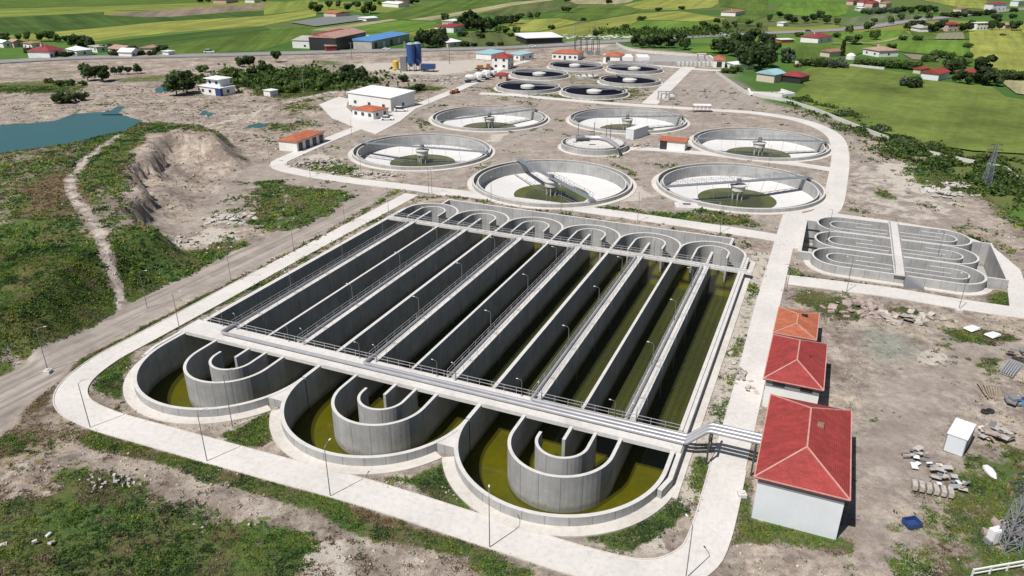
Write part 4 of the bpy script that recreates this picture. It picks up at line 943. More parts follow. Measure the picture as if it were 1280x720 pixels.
for i, (c, (lb, an)) in enumerate(zip(SMALL, SLB)):
    o = s0 if i == 0 else copy_tree(s0); o.location = (c[0], c[1], 0)
    tag(o, 'round tank of dark water '+lb, 'round tank', 'far round tanks of dark water')
for i, (lb, an) in enumerate(SLB):
    o = [q for q in bpy.data.objects if q.get('category') == 'round tank'][i]; make_bridge(o, an, False, 1.7, 13.6, False)
# small valve tank in the middle of that group
x, y = P(733, 97); t = thing('valve_tank', 'small low round tank with pipes among the dark water tanks', 'round tank', (x, y, 0))
MB().ring((0, 0), 5.2, 5.6, -.4, 1.2, 32, 0, 1).build('wall', WR, t); MB().cyl((0, 0), 5.2, 0, .7, 32).build('lid', M['top'], t)
for k in range(3): MB().tube([(-3+3*k, -2, .7), (-3+3*k, -2, 1.6), (-3+3*k, 2, 1.6), (-3+3*k, 2, .7)], .35, 8).build('pipe', M['lamp'], t)
# splitter tank
t = thing('splitter_tank', 'round concrete splitter tank with white deck, thick pipes and four dark masts', 'round tank', (SPLIT[0], SPLIT[1], 0))
MB().ring((0, 0), 9.9, 10.3, -.5, 1.7, 64, 0, 1).build('outer_wall', WR, t); MB().ring((0, 0), 8.6, 8.95, -.5, 1.9, 64, 0, 1).build('inner_wall', WR, t)
MB().cyl((0, 0), 8.6, -.5, 1.72, 48).build('deck', M['slab'], t); MB().ring((0, 0), 8.95, 9.9, -.5, .2, 48).build('channel_floor', M['dark'], t)
MB().ring((0, 0), 10.3, 11.4, -.5, .12, 48).build('footing', M['apron'], t)
for (a, b, c_, d_) in ((-4.5, 1.5, 2.2, 1.4), (4.6, 4.4, 1.6, .9), (-1.0, -3.2, 2.0, .7), (-6, 0, 1.2, .8)): MB().box((a, b, 1.76), (c_, d_, .12)).build('hatch', M['dark'], t)
MB().tube([(-3, 3.2, 2.4), (1.5, 3.0, 2.5), (4.0, .6, 2.5), (5.6, -6, 2.5), (5.9, -8.6, 2.5), (6.0, -10.7, 2.2), (6.0, -10.9, .0)], .62, 12).build('thick_pipe', M['pipe'], t, smoothf=True)
MB().tube([(-5.5, 2.8, 2.4), (-3, 3.2, 2.4)], .95, 12).build('valve_body', M['lamp'], t, smoothf=True)
for a, b in ((-5, 2.4), (.2, 4.4), (3.6, 1.0), (5.2, 3.0)): MB().beam((a, b, 1.7), (a, b, 7.0), .16).build('mast', M['darksteel'], t)
MB().beam((-5, 2.4, 2.0), (-1.6, 1.6, 2.4), 1.2, .5).build('gate_drive', M['darksteel'], t)
railing([(9.9*math.cos(q), 9.9*math.sin(q)) for q in np.linspace(0, 2*math.pi, 25)], 1.7, 1.0, 3, .025, parent=t)
# ================================================================ OVAL TANKS
u0o, v0o = 16.7, 157.0; x, y = W(u0o, v0o)
ov = thing('oval_tank', 'grey concrete block of three long oval channels crossed by one white walkway', 'basin', (x, y, 0), -ANG)
def oL(pts): return [(a-u0o, b-v0o) for a, b in pts]
oz = [0]
def owall(name, pts, th=.4, z0=-3.6, z1=1.7, closed=False):
    oz[0] += 1; mb = MB(); mb.wall(oL(pts), th, z0, z1+(oz[0] % 9)*.004, 0, 1, closed); return mb.build(name, WR, ov)
hp = oL(oval_hole()); bm = bmesh.new(); f = bm.faces.new([bm.verts.new((a, b, -3.3)) for a, b in hp]); bmesh.ops.triangulate(bm, faces=[f])
for q in bm.faces:
    if q.normal.z < 0: q.normal_flip()
me = bpy.data.meshes.new('floor_slab'); bm.to_mesh(me); bm.free(); me.materials.append(M['floorgrey']); o = bpy.data.objects.new('floor_slab', me); COL.objects.link(o); o.parent = ov
for i, cv in enumerate(OV['c']):
    owall('oval_wall', arc(6.4, cv, 4.95, 90, 270, 18)+arc(26.0, cv, 4.95, 270, 450, 18), closed=True)
    owall('divider_wall', [(9.2, cv), (25.4, cv)], .3, z1=1.5)
    owall('guide_wall', [(12.5, cv+2.45)]+arc(6.5, cv, 2.45, 90, 270, 12)+[(15.4, cv-2.45)], .3, z1=1.55)
    owall('guide_wall', [(17.5, cv-2.45)]+arc(25.9, cv, 2.45, 270, 450, 12)+[(22, cv+2.45)], .3, z1=1.55)
owall('end_wall', [(31.0, 147.2), (34.4, 147.2), (34.4, 167.2), (30.9, 167.2)]); owall('end_wall', [(1.5, 147.2), (-1.0, 147.2), (-1.0, 167.7), (1.5, 167.7)], .7)
for v in (151.5, 157, 162.5): MB().beam((-1-u0o, v-v0o, 1.2), (2.2-u0o, v-v0o, 1.2), .35, .3).build('cross_beam', M['dark'], ov)
MB().prism(oL([(15.6, 141.3), (17.4, 141.3), (17.4, 173.2), (15.6, 173.2)]), 1.75, 2.0).build('walkway_slab', M['slab'], ov)
railing([(15.7-u0o, 141.5-v0o), (15.7-u0o, 173-v0o)], 2.0, parent=ov, r=.02); railing([(17.3-u0o, 141.5-v0o), (17.3-u0o, 173-v0o)], 2.0, parent=ov, r=.02)
mb = MB()
for k in range(8): mb.box((17.4+.3+.42*k-u0o, 141.0-v0o, (1.9-.23*k)/2), (.42, 1.3, 1.9-.23*k))
mb.build('stair', M['greydark'], ov)
mb = MB(); mb.wall(oL(arc(6.4, 147.0, 5.8, 180, 270, 12)+arc(26.0, 147.0, 5.8, 270, 345, 12)), 1.2, -.4, .15, 0, 1); mb.build('footing', [M['apron'], M['apron']], ov)
#@@HOUSES
# ================================================================ BUILDINGS
def roof_mesh(x0, x1, y0, y1, z, rise, kind, ov=.35, th=.18, m=0, ridge_w=None):
    mb = MB(); x0 -= ov; x1 += ov; y0 -= ov; y1 += ov
    A, B, C_, D = (x0, y0), (x1, y0), (x1, y1), (x0, y1)
    b4 = [(a, b, z) for a, b in (A, B, C_, D)]; rid = []
    if kind == 'flat':
        mb.prism([A, B, C_, D], z, z+rise); return mb, rid
    if kind == 'mono':
        mb.quadbox(b4, [(x0, y0, z+th), (x1, y0, z+th), (x1, y1, z+th+rise), (x0, y1, z+th+rise)]); return mb, rid
    if kind == 'arch':
        n = 10; pr = [(x0+(x1-x0)*i/n, z+th+rise*math.sin(math.pi*i/n)) for i in range(n+1)]
        mb.face([(a, y0, c) for a, c in pr]+[(x1, y0, z), (x0, y0, z)]); mb.face([(a, y1, c) for a, c in pr][::-1]+[(x0, y1, z), (x1, y1, z)])
        for (a, c), (a2, c2) in zip(pr, pr[1:]): mb.face([(a, y0, c), (a2, y0, c2), (a2, y1, c2), (a, y1, c)])
        return mb, rid
    wx, wy = x1-x0, y1-y0; t = [(a, b, z+th) for a, b in (A, B, C_, D)]
    mb.face(b4[::-1])
    for i in range(4): j = (i+1) % 4; mb.face([b4[i], b4[j], t[j], t[i]])
    long_x = wx >= wy; h = (wy if long_x else wx)/2; xm, ym = (x0+x1)/2, (y0+y1)/2
    e1 = h if kind in ('hip', 'hip1') else 0; e2 = h if kind == 'hip' else 0     # hip1: hip on the near/first end only
    if long_x: R1, R2 = (x0+e1, ym, z+th+rise), (x1-e2, ym, z+th+rise)
    else: R1, R2 = (xm, y0+e1, z+th+rise), (xm, y1-e2, z+th+rise)
    if long_x: mb.face([t[0], t[1], R2, R1]); mb.face([t[2], t[3], R1, R2]); mb.face([t[3], t[0], R1]); mb.face([t[1], t[2], R2])
    else: mb.face([t[0], t[1], R1]); mb.face([t[1], t[2], R2, R1]); mb.face([t[2], t[3], R2]); mb.face([t[3], t[0], R1, R2])
    rid.append((R1, R2))
    if e1: rid += [(t[0], R1), ((t[3] if long_x else t[1]), R1)]
    if e2: rid += [((t[1] if long_x else t[3]), R2), (t[2], R2)]
    return mb, rid
def house(name, label, cat, A, B, C_, h, roof='hip', rise=1.5, wall='white', rmat='red', win=2, door=False, group=None, z=0, ridges=False, ovh=.35, side=2, maxd=None, parent=None, chim=False):
    """B is the nearest corner, A and C its neighbours, all photograph pixels on the ground"""
    a, b, c = Vector(P(*A)), Vector(P(*B)), Vector(P(*C_))
    la, lc = (Vector(A)-Vector(B)).length, (Vector(C_)-Vector(B)).length
    if lc >= la: ux = (c-b).normalized(); wx = (c-b).length; uy = Vector((-ux.y, ux.x)); wy = max(3, abs((a-b).dot(uy))); org = b
    else: ux = (b-a).normalized(); wx = (b-a).length; uy = Vector((-ux.y, ux.x)); wy = max(3, abs((c-b).dot(uy))); org = a
    if maxd: wy = min(wy, maxd)
    t = thing(name, label, cat, (org.x, org.y, z), math.atan2(ux.y, ux.x), group)
    wl = MB().box((wx/2, wy/2, h/2-.15), (wx, wy, h+.3)).build('wall', M[wall], t)
    mb, rid = roof_mesh(0, wx, 0, wy, h+.003, rise, roof, ovh); rf = mb.build('roof', M[rmat], t)
    if ridges:
        mr = MB()
        for p, q in rid: mr.beam((p[0], p[1], p[2]+.03), (q[0], q[1], q[2]+.03), .22, .1)
        mr.build('ridge_tiles', M['ridge'], rf)
    if chim: MB().box((wx*.3, wy*.5, h+rise), (.8, .8, 1.6)).build('chimney', M['cream'], rf)
    fl = 2 if h > 5 else 1
    for f_ in range(fl):
        for i in range(win):
            cx_ = wx*(i+.5)/win; w_ = min(1.4, wx/win*.5)
            if door and f_ == 0 and i == win//2: MB().box((cx_, -.01, 1.1), (1.1, .12, 2.2)).build('door', M['dark'], t); continue
            fr = MB().box((cx_, -.012, 1.6+3*f_), (w_+.2, .1, 1.4)).build('window', M['white'], t); MB().box((cx_, -.03, 1.6+3*f_), (w_, .12, 1.2)).build('pane', M['glass'], fr)
        for i in range(side):
            cy_ = wy*(i+.5)/side; w_ = min(1.3, wy/side*.5); 
            fr = MB().box((wx+.012, cy_, 1.6+3*f_), (.1, w_+.2, 1.4)).build('window', M['white'], t); MB().box((wx+.03, cy_, 1.6+3*f_), (.12, w_, 1.2)).build('pane', M['glass'], fr)
    return t, wx, wy
def uvhouse(name, label, u0, u1, v0, v1, h, roof, rise, wall, rmat, ridges=True, ov=.4):
    x, y = W(u0, v0); t = thing(name, label, 'building', (x, y, 0), -ANG)
    MB().box(((u1-u0)/2, (v1-v0)/2, h/2-.15), (u1-u0, v1-v0, h+.3)).build('wall', M[wall], t)
    mb, rid = roof_mesh(0, u1-u0, 0, v1-v0, h+.003, rise, roof, ov); rf = mb.build('roof', M[rmat], t)
    mr = MB()
    for p, q in rid: mr.beam((p[0], p[1], p[2]+.03), (q[0], q[1], q[2]+.03), .17, .1)
    e = ov; X0, X1, Y0, Y1 = -e, u1-u0+e, -e, v1-v0+e
    for p, q in (((X0, Y0), (X1, Y0)), ((X1, Y0), (X1, Y1)), ((X0, Y0), (X0, Y1))): mr.beam(p+(h+.2,), q+(h+.2,), .12, .1)
    mr.build('ridge_tiles', M['ridge'], rf)
    return t, rf
t, rf = uvhouse('blower_house', 'largest red hip roofed building with blank pale front wall beside the pipe bridge', -.6, 7.8, 67.2, 83.6, 5.4, 'hip', 2.0, 'bluewhite', 'red')
MB().box((4.2, -.03, 5.05), (8.36, .1, .66)).build('eaves_shade', M['greydark'], t)  # shade below the eaves, put in as a dark grey band
MB().box((8.42, 5.0, 2.2), (.12, 3.4, 3.6)).build('roller_door', M['siloblue'], t)
for v in (2.0, 9.0, 12.5): MB().box((8.42, v, 2.6), (.1, 1.3, 1.2)).build('window', M['glass'], t)
MB().box((5.4, 9.8, 7.05), (.7, 1.0, .35)).build('roof_vent', M['brownroof'], rf)
t, rf = uvhouse('control_building', 'middle red hip roofed building with two dark vents under the eaves', -1.9, 4.7, 90.0, 102.6, 4.2, 'hip', 1.7, 'white', 'red')
MB().box((3.3, -.03, 3.75), (6.56, .1, .9)).build('eaves_shade', M['greydark'], t)  # painted strip for the shade under this roof edge
for u in (1.6, 5.0):
    MB().box((u, -.06, 3.75), (1.5, .14, .5)).build('vent', M['dark'], t); MB().box((u, -.06, 1.6), (1.5, .12, .5)).build('vent', M['dark'], t)
MB().box((4.6, 6.4, 5.25), (.9, .5, .3)).build('roof_vent', M['dark'], rf)
t, rf = uvhouse('pump_house', 'smallest hut of the three by the road, with faded orange roof', -2.0, 3.3, 106.0, 114.9, 3.2, 'hip', .7, 'greydark', 'orange')
MB().box((3.6, 6.2, 4.15), (.9, .4, .2)).build('roof_vent', M['dark'], rf)

house('industrial_hall', 'long white windowed hall with pale sheet roof beside the upper road', 'building', (436, 131), (489, 139), (504, 130), 4.8, 'mono', .9, 'white', 'whiteroof', 3, side=1)
house('service_house', 'small white house with orange hip roof in front of the long white hall', 'building', (441, 146), (467, 150), (477, 144), 2.9, 'hip', 1.0, 'white', 'orange', 3)
t, wx, wy = house('transformer_house', 'white transformer house with orange roof and dark doors at the road bend', 'building', (351, 187), (372, 190), (406, 177), 3.0, 'hip', .7, 'white', 'orange', 0, side=0, maxd=6.5)
for i in range(4): MB().box((wx*(i+.5)/4, -.02, 1.3), (wx/4*.55, .12, 2.5)).build('door', M['dark'], t)
t, wx, wy = house('chemical_hut', 'low white hut with rusty orange roof between the right clarifiers', 'building', (824, 186.5), (855.5, 189.5), (862, 185), 2.8, 'gable', .5, 'white', 'orange', 0, side=1, maxd=5)
MB().box((wx*.15, -.02, 1.35), (wx*.28, .14, 2.5)).build('door', M['dark'], t)
t, wx, wy = house('site_container', 'pale blue site container standing beside the splitter tank', 'container', (781, 174.5), (791.6, 175), (809.7, 169), 3.2, 'flat', .12, 'bluewhite', 'whiteroof', 0, side=0, ovh=.05)
MB().box((-.03, wy*.5, 1.3), (.1, 1.0, 2.1)).build('door', M['bluewhite'], t)
house('office_hall', 'white hall with long orange roof and dark openings behind the dark water tanks', 'building', (690, 74), (722, 75.5), (732, 72), 3.4, 'hip', 1.5, 'white', 'orange', 5, door=True)
t, wx, wy = house('screen_house', 'white square building with orange roof left of the grit channels', 'building', (754, 78.5), (774.5, 79.5), (781, 76), 3.6, 'hip', 1.5, 'white', 'orange', 0, side=0)
MB().box((wx*.25, -.02, 1.7), (2.8, .14, 2.8)).build('door', M['dark'], t)
t, wx, wy = house('pretreatment_house', 'white building with orange roof right of the grit channels', 'building', (891.5, 84.5), (905.6, 85), (912, 81), 3.8, 'hip', 1.3, 'white', 'orange', 0, side=0)
MB().box((wx*.5, -.02, 1.7), (2.6, .14, 2.8)).build('door', M['dark'], t)
house('store_shed', 'low shed with glaring white roof beside the far right orange roof', 'shed', (908, 84), (918, 87), (927, 82), 2.4, 'mono', .8, 'white', 'whiteroof', 0, side=0)
house('villa', 'two storey white house with red hip roof left of the dark tanks', 'house', (615, 86), (634.7, 87), (643, 84), 5.6, 'hip', 1.8, 'white', 'red', 2, ridges=False)
house('gate_hut', 'tiny hut with red roof beside the front left dark tank', 'hut', (619, 101), (632.5, 101.5), (637, 99.5), 2.6, 'hip', .9, 'pink', 'red', 1, side=1)
house('shed', 'low shed with cyan roof left of the two storey red roofed house', 'shed', (602, 72), (614, 75), (632, 71), 3, 'mono', .6, 'white', 'cyan', 2)
house('shed', 'low shed with pale blue roof behind the two storey red roofed house', 'shed', (636, 74), (650, 76), (660, 73), 3, 'mono', .6, 'white', 'cyan', 2)
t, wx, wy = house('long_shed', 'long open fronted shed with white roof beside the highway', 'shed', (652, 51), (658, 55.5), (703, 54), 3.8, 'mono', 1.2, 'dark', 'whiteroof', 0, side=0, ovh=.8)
house('workshop', 'white part of the factory with dark doorway and grey roof, leftmost', 'factory', (364, 56), (366, 60), (397, 61), 4.6, 'mono', 1.5, 'white', 'greyroof', 1, side=0, maxd=14)
t, wx, wy = house('factory_hall', 'large dark sided factory hall with grey and red roof by the highway', 'factory', (397, 60.5), (420.5, 64), (458, 55), 7.5, 'gable', 2.2, 'dark', 'pinkroof', 0, side=0, maxd=22)
MB().box((wx*.5, wy*.80, 9.0), (wx*1.02, wy*.44, .3)).build('red_roof_strip', M['maroon'], t)
house('porch', 'small red framed porch in front of the factory hall', 'shed', (405, 62.5), (408, 65), (421, 64.5), 3.2, 'flat', .4, 'maroon', 'pinkroof', 0, side=0, maxd=6)
t, wx, wy = house('blue_roof_hall', 'long hall with bright blue roof beside the highway', 'factory', (450, 57), (465, 62.5), (512, 52), 5.0, 'mono', 1.0, 'greyroof', 'blueroof', 5, side=0, maxd=13)
for i in range(4): MB().box((wx*(i+.5)/5, -.05, 2.0), (3.2, .2, 3.6)).build('door', M['white' if i % 2 else 'dark'], t)
house('canopy', 'white canopy roof attached in front of the blue roofed hall', 'canopy', (448, 55), (465, 58), (474, 56.5), 4.6, 'flat', .4, 'dark', 'whiteroof', 0, side=0, ovh=1.2, maxd=8)
# white two level house at upper left
t, wx, wy = house('country_house', 'white house of two levels with white roofs beside dark trees', 'house', (250, 117), (277, 120.5), (293, 117), 3.2, 'flat', .25, 'white', 'whiteroof', 3, side=1)
MB().box((wx*.55, wy*.6, 4.9), (wx*.6, wy*.75, 3.0)).build('upper_wall', M['bluewhite'], t)
mb, _ = roof_mesh(wx*.25, wx*.85, wy*.2, wy*1.0, 6.4, .9, 'hip', .8); mb.build('upper_roof', M['whiteroof'], t)
for i in range(2): MB().box((wx*(.4+.3*i), wy*.22, 5.0), (1.3, .15, 1.1)).build('upper_window', M['glass'], t)
MB().box((wx-1.5, .3, 1.5), (3.2, 1.2, 3.0)).build('porch', M['bluecrate'], t)
house('pump_box', 'tiny white block hut standing alone on rubble ground', 'hut', (330, 119.5), (338, 121), (343, 118.5), 2.3, 'flat', .12, 'white', 'whiteroof', 0, side=0)
FAR = [
 ('farmhouse', 'farmhouse with broad maroon hip roof by the highway at far left', (44, 71.5), (63, 73.5), (82, 70), 3.8, 'hip', 3.0, 'white', 'maroon', 4),
 ('farmhouse', 'farmhouse with pale sheet roof right of the broad maroon roof', (84, 68), (97, 70.5), (107, 67), 3.0, 'hip', 1.6, 'white', 'whiteroof', 2),
 ('cottage', 'cottage with small red roof behind the broad maroon roof', (30, 61), (41, 62), (50, 60), 3.4, 'hip', 1.2, 'white', 'brownroof', 2),
 ('cottage', 'white cottage cut by the left picture edge', (-6, 58), (5, 60), (11, 58), 3.0, 'gable', 1.2, 'white', 'whiteroof', 1),
 ('cottage', 'pinkish cottage near the left picture edge', (11, 58.5), (18, 59.5), (24, 57.5), 3.2, 'gable', 1.2, 'pink', 'pinkroof', 1),
 ('cottage', 'white cottage half hidden in trees between two roadside houses', (112, 64), (122, 66), (129, 63), 3.0, 'flat', .3, 'white', 'greyroof', 2),
 ('barn', 'long barn with faded tan roof beside the highway at left', (136, 66.5), (152, 68.5), (163, 65), 2.8, 'gable', 1.6, 'cream', 'pinkroof', 1),
 ('cottage', 'small white cottage with steep gable right by the highway', (154, 70.5), (165, 72), (176, 70), 2.8, 'gable', 1.8, 'white', 'whiteroof', 2),
 ('barn', 'small barn with tan roof behind dark bushes by the highway', (184, 64), (190, 66), (199, 64), 2.6, 'gable', 1.0, 'cream', 'pinkroof', 0),
 ('kiosk', 'small white kiosk at the highway edge', (205, 69), (211, 70), (219, 69), 2.4, 'flat', .2, 'white', 'whiteroof', 0),
 ('farmhouse', 'farmhouse with red roof in front of the tall tree row', (553, 38), (567, 41), (582, 38), 4.0, 'hip', 1.5, 'white', 'maroon', 2),
 ('cottage', 'cottage with white roof just above the red roofed farmhouse', (558, 30), (566, 31.5), (574, 30), 3.0, 'gable', 1.0, 'pink', 'whiteroof', 1),
 ('pavilion', 'pavilion with pale pyramid roof among dark trees by the highway', (547, 57.5), (560, 59.5), (571, 57), 3.0, 'hip', 2.0, 'cream', 'whiteroof', 1),
 ('barn', 'barn with orange roof among trees at the top', (405, 20.5), (420, 22), (434, 19.5), 3.4, 'gable', 1.4, 'cream', 'orange', 0),
 ('greenhouse', 'low white greenhouse roof beside the netted rows', (448, 25.5), (458, 26.5), (467, 25), 2.2, 'arch', 1.0, 'white', 'whiteroof', 0),
 ('barn', 'long white roofed barn at the top edge', (478, 8), (498, 9.5), (506, 7), 3.6, 'gable', 1.6, 'white', 'whiteroof', 0),
 ('farmhouse', 'red roofed farmhouse at the top edge beside the long white barn', (494, 4.5), (503, 5.5), (511, 4), 4.0, 'hip', 2.0, 'white', 'red', 1),
 ('barn', 'maroon roofed barn at the top left edge', (268, 3.2), (283, 4.5), (298, 2.5), 4.0, 'gable', 1.8, 'pink', 'maroon', 0),
 ('cottage', 'pale cottage beside the maroon roofed barn at the top left', (310, 3.0), (318, 3.6), (326, 2.6), 3.6, 'gable', 1.4, 'white', 'brownroof', 0),
 ('barn', 'barn with light blue arched roof and beige walls near the meadow', (945, 101), (967, 104), (975, 101), 3.6, 'arch', 1.6, 'cream', 'cyan', 0),
 ('shed', 'open shed with deep red roof attached to the arched barn', (974, 102), (1000, 105), (1006, 101.5), 3.0, 'hip', 1.8, 'dark', 'maroon', 0),
 ('farmhouse', 'wide farmhouse with maroon roof just below the highway', (1004, 52), (1022, 54.5), (1040, 52), 3.6, 'hip', 2.0, 'white', 'maroon', 2),
 ('shed', 'narrow white shed behind the dark trees left of the maroon farmhouse', (968, 53), (976, 54.5), (992, 54), 2.4, 'flat', .2, 'orangepaint', 'whiteroof', 0),
 ('cottage', 'cottage with tan roof buried in dark trees', (938, 62), (948, 64), (960, 61.5), 3.2, 'hip', 1.2, 'cream', 'pinkroof', 1),
 ('barn', 'barn with rusty brown roof behind the grey green bushes', (1024, 71), (1036, 72.5), (1052, 71), 3.2, 'gable', 1.2, 'cream', 'brownroof', 0),
 ('farmhouse', 'large farmhouse with faded pink roof in trees at right', (1078, 68), (1098, 71.5), (1113, 69), 3.4, 'hip', 1.8, 'white', 'pinkroof', 2),
 ('cottage', 'cottage with clean red roof and long white wall beside the meadow', (1150, 99), (1172, 101.5), (1180, 97.5), 3.2, 'gable', 1.6, 'bluewhite', 'red', 0),
 ('shed', 'small bright red roofed shed behind the long white walled cottage', (1143, 91), (1150, 92.5), (1160, 91), 2.2, 'gable', .8, 'cream', 'red', 0),
 ('cottage', 'cottage with faded red roof half hidden by bushes', (1192, 98), (1208, 101), (1221, 98), 3.4, 'hip', 1.5, 'white', 'red', 1),
 ('barn', 'small grey barn left of the pink house', (1138, 38.5), (1149, 40.5), (1154, 38), 3.0, 'gable', 1.6, 'white', 'greyroof', 0),
 ('house', 'tall pink house with maroon roof above the vegetable rows', (1181, 39), (1184, 40), (1197, 39.5), 5.4, 'hip', 1.6, 'pink', 'maroon', 2),
 ('house', 'white two storey block with dark windows right of the pink house', (1218, 37), (1220, 38), (1236, 37.5), 5.4, 'flat', .3, 'white', 'whiteroof', 4),
 ('cottage', 'pink cottage right of the white two storey block', (1252, 35.5), (1256, 36.5), (1264, 36), 3.2, 'hip', 1.2, 'pink', 'pinkroof', 1),
 ('house', 'white house with red roof at the top right beyond the highway', (1237, 12), (1240, 13), (1257, 12.5), 6.2, 'hip', 1.8, 'bluewhite', 'maroon', 3),
 ('house', 'pale house at the very top right corner', (1268, 7), (1272, 8), (1284, 7), 5.6, 'hip', 1.5, 'bluewhite', 'greyroof', 2),
 ('farmhouse', 'lone farmhouse with brown roof in the upper fields', (907, 18.5), (919, 20.5), (931, 18), 3.6, 'hip', 1.6, 'white', 'brownroof', 3),
 ('hut', 'small white hut beside the highway hedge at upper right', (974, 32), (979, 33), (985, 32), 2.8, 'flat', .2, 'white', 'whiteroof', 0),
 ('house', 'leftmost red roofed house of the village at the top', (1062, 5.5), (1066, 6.5), (1073, 5.5), 4.5, 'hip', 2.0, 'pink', 'red', 1),
 ('house', 'middle red roofed house of the village at the top', (1074, 7), (1079, 8), (1086, 6.5), 4.5, 'hip', 2.0, 'white', 'maroon', 1),
 ('house', 'right red roofed house of the village at the top', (1086, 8), (1090, 9.5), (1098, 8), 4.5, 'hip', 2.0, 'pink', 'red', 1),
 ('house', 'small red house behind the village, first from the left', (1068, 2.5), (1072, 3.2), (1077, 2.6), 4.5, 'hip', 2.0, 'white', 'red', 1),
 ('house', 'small maroon house behind the village, second from the left', (1081, 3), (1085, 3.6), (1091, 3), 4.5, 'hip', 2.0, 'pink', 'maroon', 1),
 ('house', 'small red house behind the village, third from the left', (1096, 3.5), (1100, 4.2), (1106, 3.6), 4.5, 'gable', 2.0, 'white', 'red', 1),
 ('house', 'brown roofed house at the right end of the village', (1103, 9), (1107, 10), (1114, 9), 4.5, 'hip', 2.0, 'cream', 'brownroof', 1),
 ('hut', 'white walled shed below the village at the top right', (1068, 12.5), (1073, 14), (1078, 13), 3, 'flat', .2, 'white', 'whiteroof', 0),
 ('hut', 'brown roofed hut beyond the highway near the hedge at right', (1195, 14), (1201, 15), (1209, 14), 3, 'hip', 1.2, 'cream', 'brownroof', 0),
]
for (nm, lb, A, B, C_, h, rk, rise, wm, rm, wn) in FAR:
    house(nm, lb, nm.replace('_', ' '), A, B, C_, h, rk, rise, wm, rm, wn, side=1 if wn else 0, maxd=16, ovh=.5, chim=(nm == 'farmhouse'))
#@@OBJECTS
# ================================================================ PLANT EQUIPMENT AND STREET FURNITURE
# concrete batching plant
x, y = P(516, 89); t = thing('batching_plant', 'tall blue concrete batching silos with steel frame and conveyor', 'silo', (x, y, 0), -.1)
for k, (a, b) in enumerate(((-.6, 0), (2.0, 3.4))):
    s_ = MB().cyl((a, b), 2.1, 4.2, 13.2, 20).cyl((a, b), .5, 2.2, 4.2, 20, r2=2.1).build('silo', M['siloblue'], t)
    MB().cyl((a, b), 2.15, 13.2, 13.9, 20, r2=1.0).build('silo_cap', M['steel'], s_)
    for q in range(4):
        an = q*math.pi/2+.7; MB().beam((a+1.9*math.cos(an), b+1.9*math.sin(an), 0), (a+1.9*math.cos(an), b+1.9*math.sin(an), 5), .3).build('leg', M['steel'], t)
MB().box((-4.5, 0, 3.5), (3, 3, 7)).build('control_tower', M['lamp'], t)
mb = MB(); mb.beam((-4.5, 0, 7), (-1, 0, 12.5), .6); mb.beam((-3.6, -1.4, 0), (-3.6, -1.4, 14.6), .15); mb.beam((-3, -1.4, 0), (-3, -1.4, 14.6), .15)
for z in np.arange(1, 14.5, .6): mb.beam((-3.6, -1.4, z), (-3, -1.4, z), .08)
mb.build('ladder', M['steel'], t)
mb = MB(); mb.prism([(4.5, -2), (11.5, -2), (11.5, 2.2), (4.5, 2.2)], 1.4, 3.6); mb.beam((4.5, .5, 4), (2, .5, 6), 1.2, .6); mb.build('aggregate_bin', M['bluecrate'], t)
for a in (5, 8, 11.1): MB().beam((a, -1.9, 0), (a, -1.9, 1.8), .3).build('leg', M['darksteel'], t)
x, y = P(495, 87.5); t = thing('yellow_tank', 'upright yellow tank beside the blue silos', 'tank', (x, y, 0)); MB().cyl((0, 0), 1.6, .3, 4.3, 20).build('shell', M['yellow'], t); MB().cyl((0, 0), 1.6, 4.3, 4.8, 20, r2=.5).build('dome', M['yellow'], t); MB().box((0, 0, .15), (3.4, 3.4, .3)).build('plinth', M['rubble'], t)
def truck(px, rz, label, drum=True):
    x, y = P(*px); t = thing('mixer_truck' if drum else 'wheel_loader', label, 'truck' if drum else 'loader', (x, y, 0), rz)
    MB().box((0, 0, 1.0), (7.5, 2.2, .4)).build('chassis', M['darksteel'], t)
    c = MB().box((3.1, 0, 2.1), (1.7, 2.4, 2.0)).build('cab', M['white' if drum else 'orangepaint'], t); MB().box((3.98, 0, 2.5), (.06, 2.1, .8)).build('windscreen', M['glass'], c)
    if drum: MB().tube([(-3.6, 0, 2.9), (-2.4, 0, 2.6), (0, 0, 2.3), (1.9, 0, 2.0)], [.5, 1.2, 1.3, .7], 14).build('mixing_drum', M['whiteroof'], t, smoothf=True)
    else: MB().box((-1.2, 0, 1.9), (3.2, 1.9, 1.4)).build('engine_cover', M['orangepaint'], t); MB().box((5.0, 0, .8), (1.2, 2.6, 1.0)).build('bucket', M['darksteel'], t)
    for a in ((3.0, -1.8, -3.0) if drum else (2.4, -2.0)):
        for s in (-1, 1): MB().tube([(a, s*.85, .5), (a, s*1.2, .5)], .5, 12).build('wheel', M['rubber'], t)
truck((591, 103), .45, 'white mixer truck, leftmost by the track below the silos'); truck((602, 100), .5, 'white mixer truck standing in the middle of the parked pair and loader'); truck((611, 97), .55, 'white mixer truck nearest the tiny red roofed hut')
truck((603, 88), .2, 'orange wheel loader behind the parked mixer trucks', False); truck((567, 117), .9, 'small orange loader working beside the upper road', False); [q for q in bpy.data.objects if q.get('label') == 'small orange loader working beside the upper road'][0].scale = (.6, .6, .6)
x, y = P(997, 84); t = thing('tractor', 'orange tractor parked on the meadow edge', 'tractor', (x, y, .2), .3)
MB().box((0, 0, 1.2), (3.4, 1.2, 1.0)).build('bonnet', M['orangepaint'], t); MB().box((-.9, 0, 2.2), (1.3, 1.4, 1.3)).build('cab', M['white'], t)
for a, r in ((-1.0, .85), (1.3, .5)):
    for s in (-1, 1): MB().tube([(a, s*.7, r), (a, s*1.1, r)], r, 12).build('wheel', M['rubber'], t)
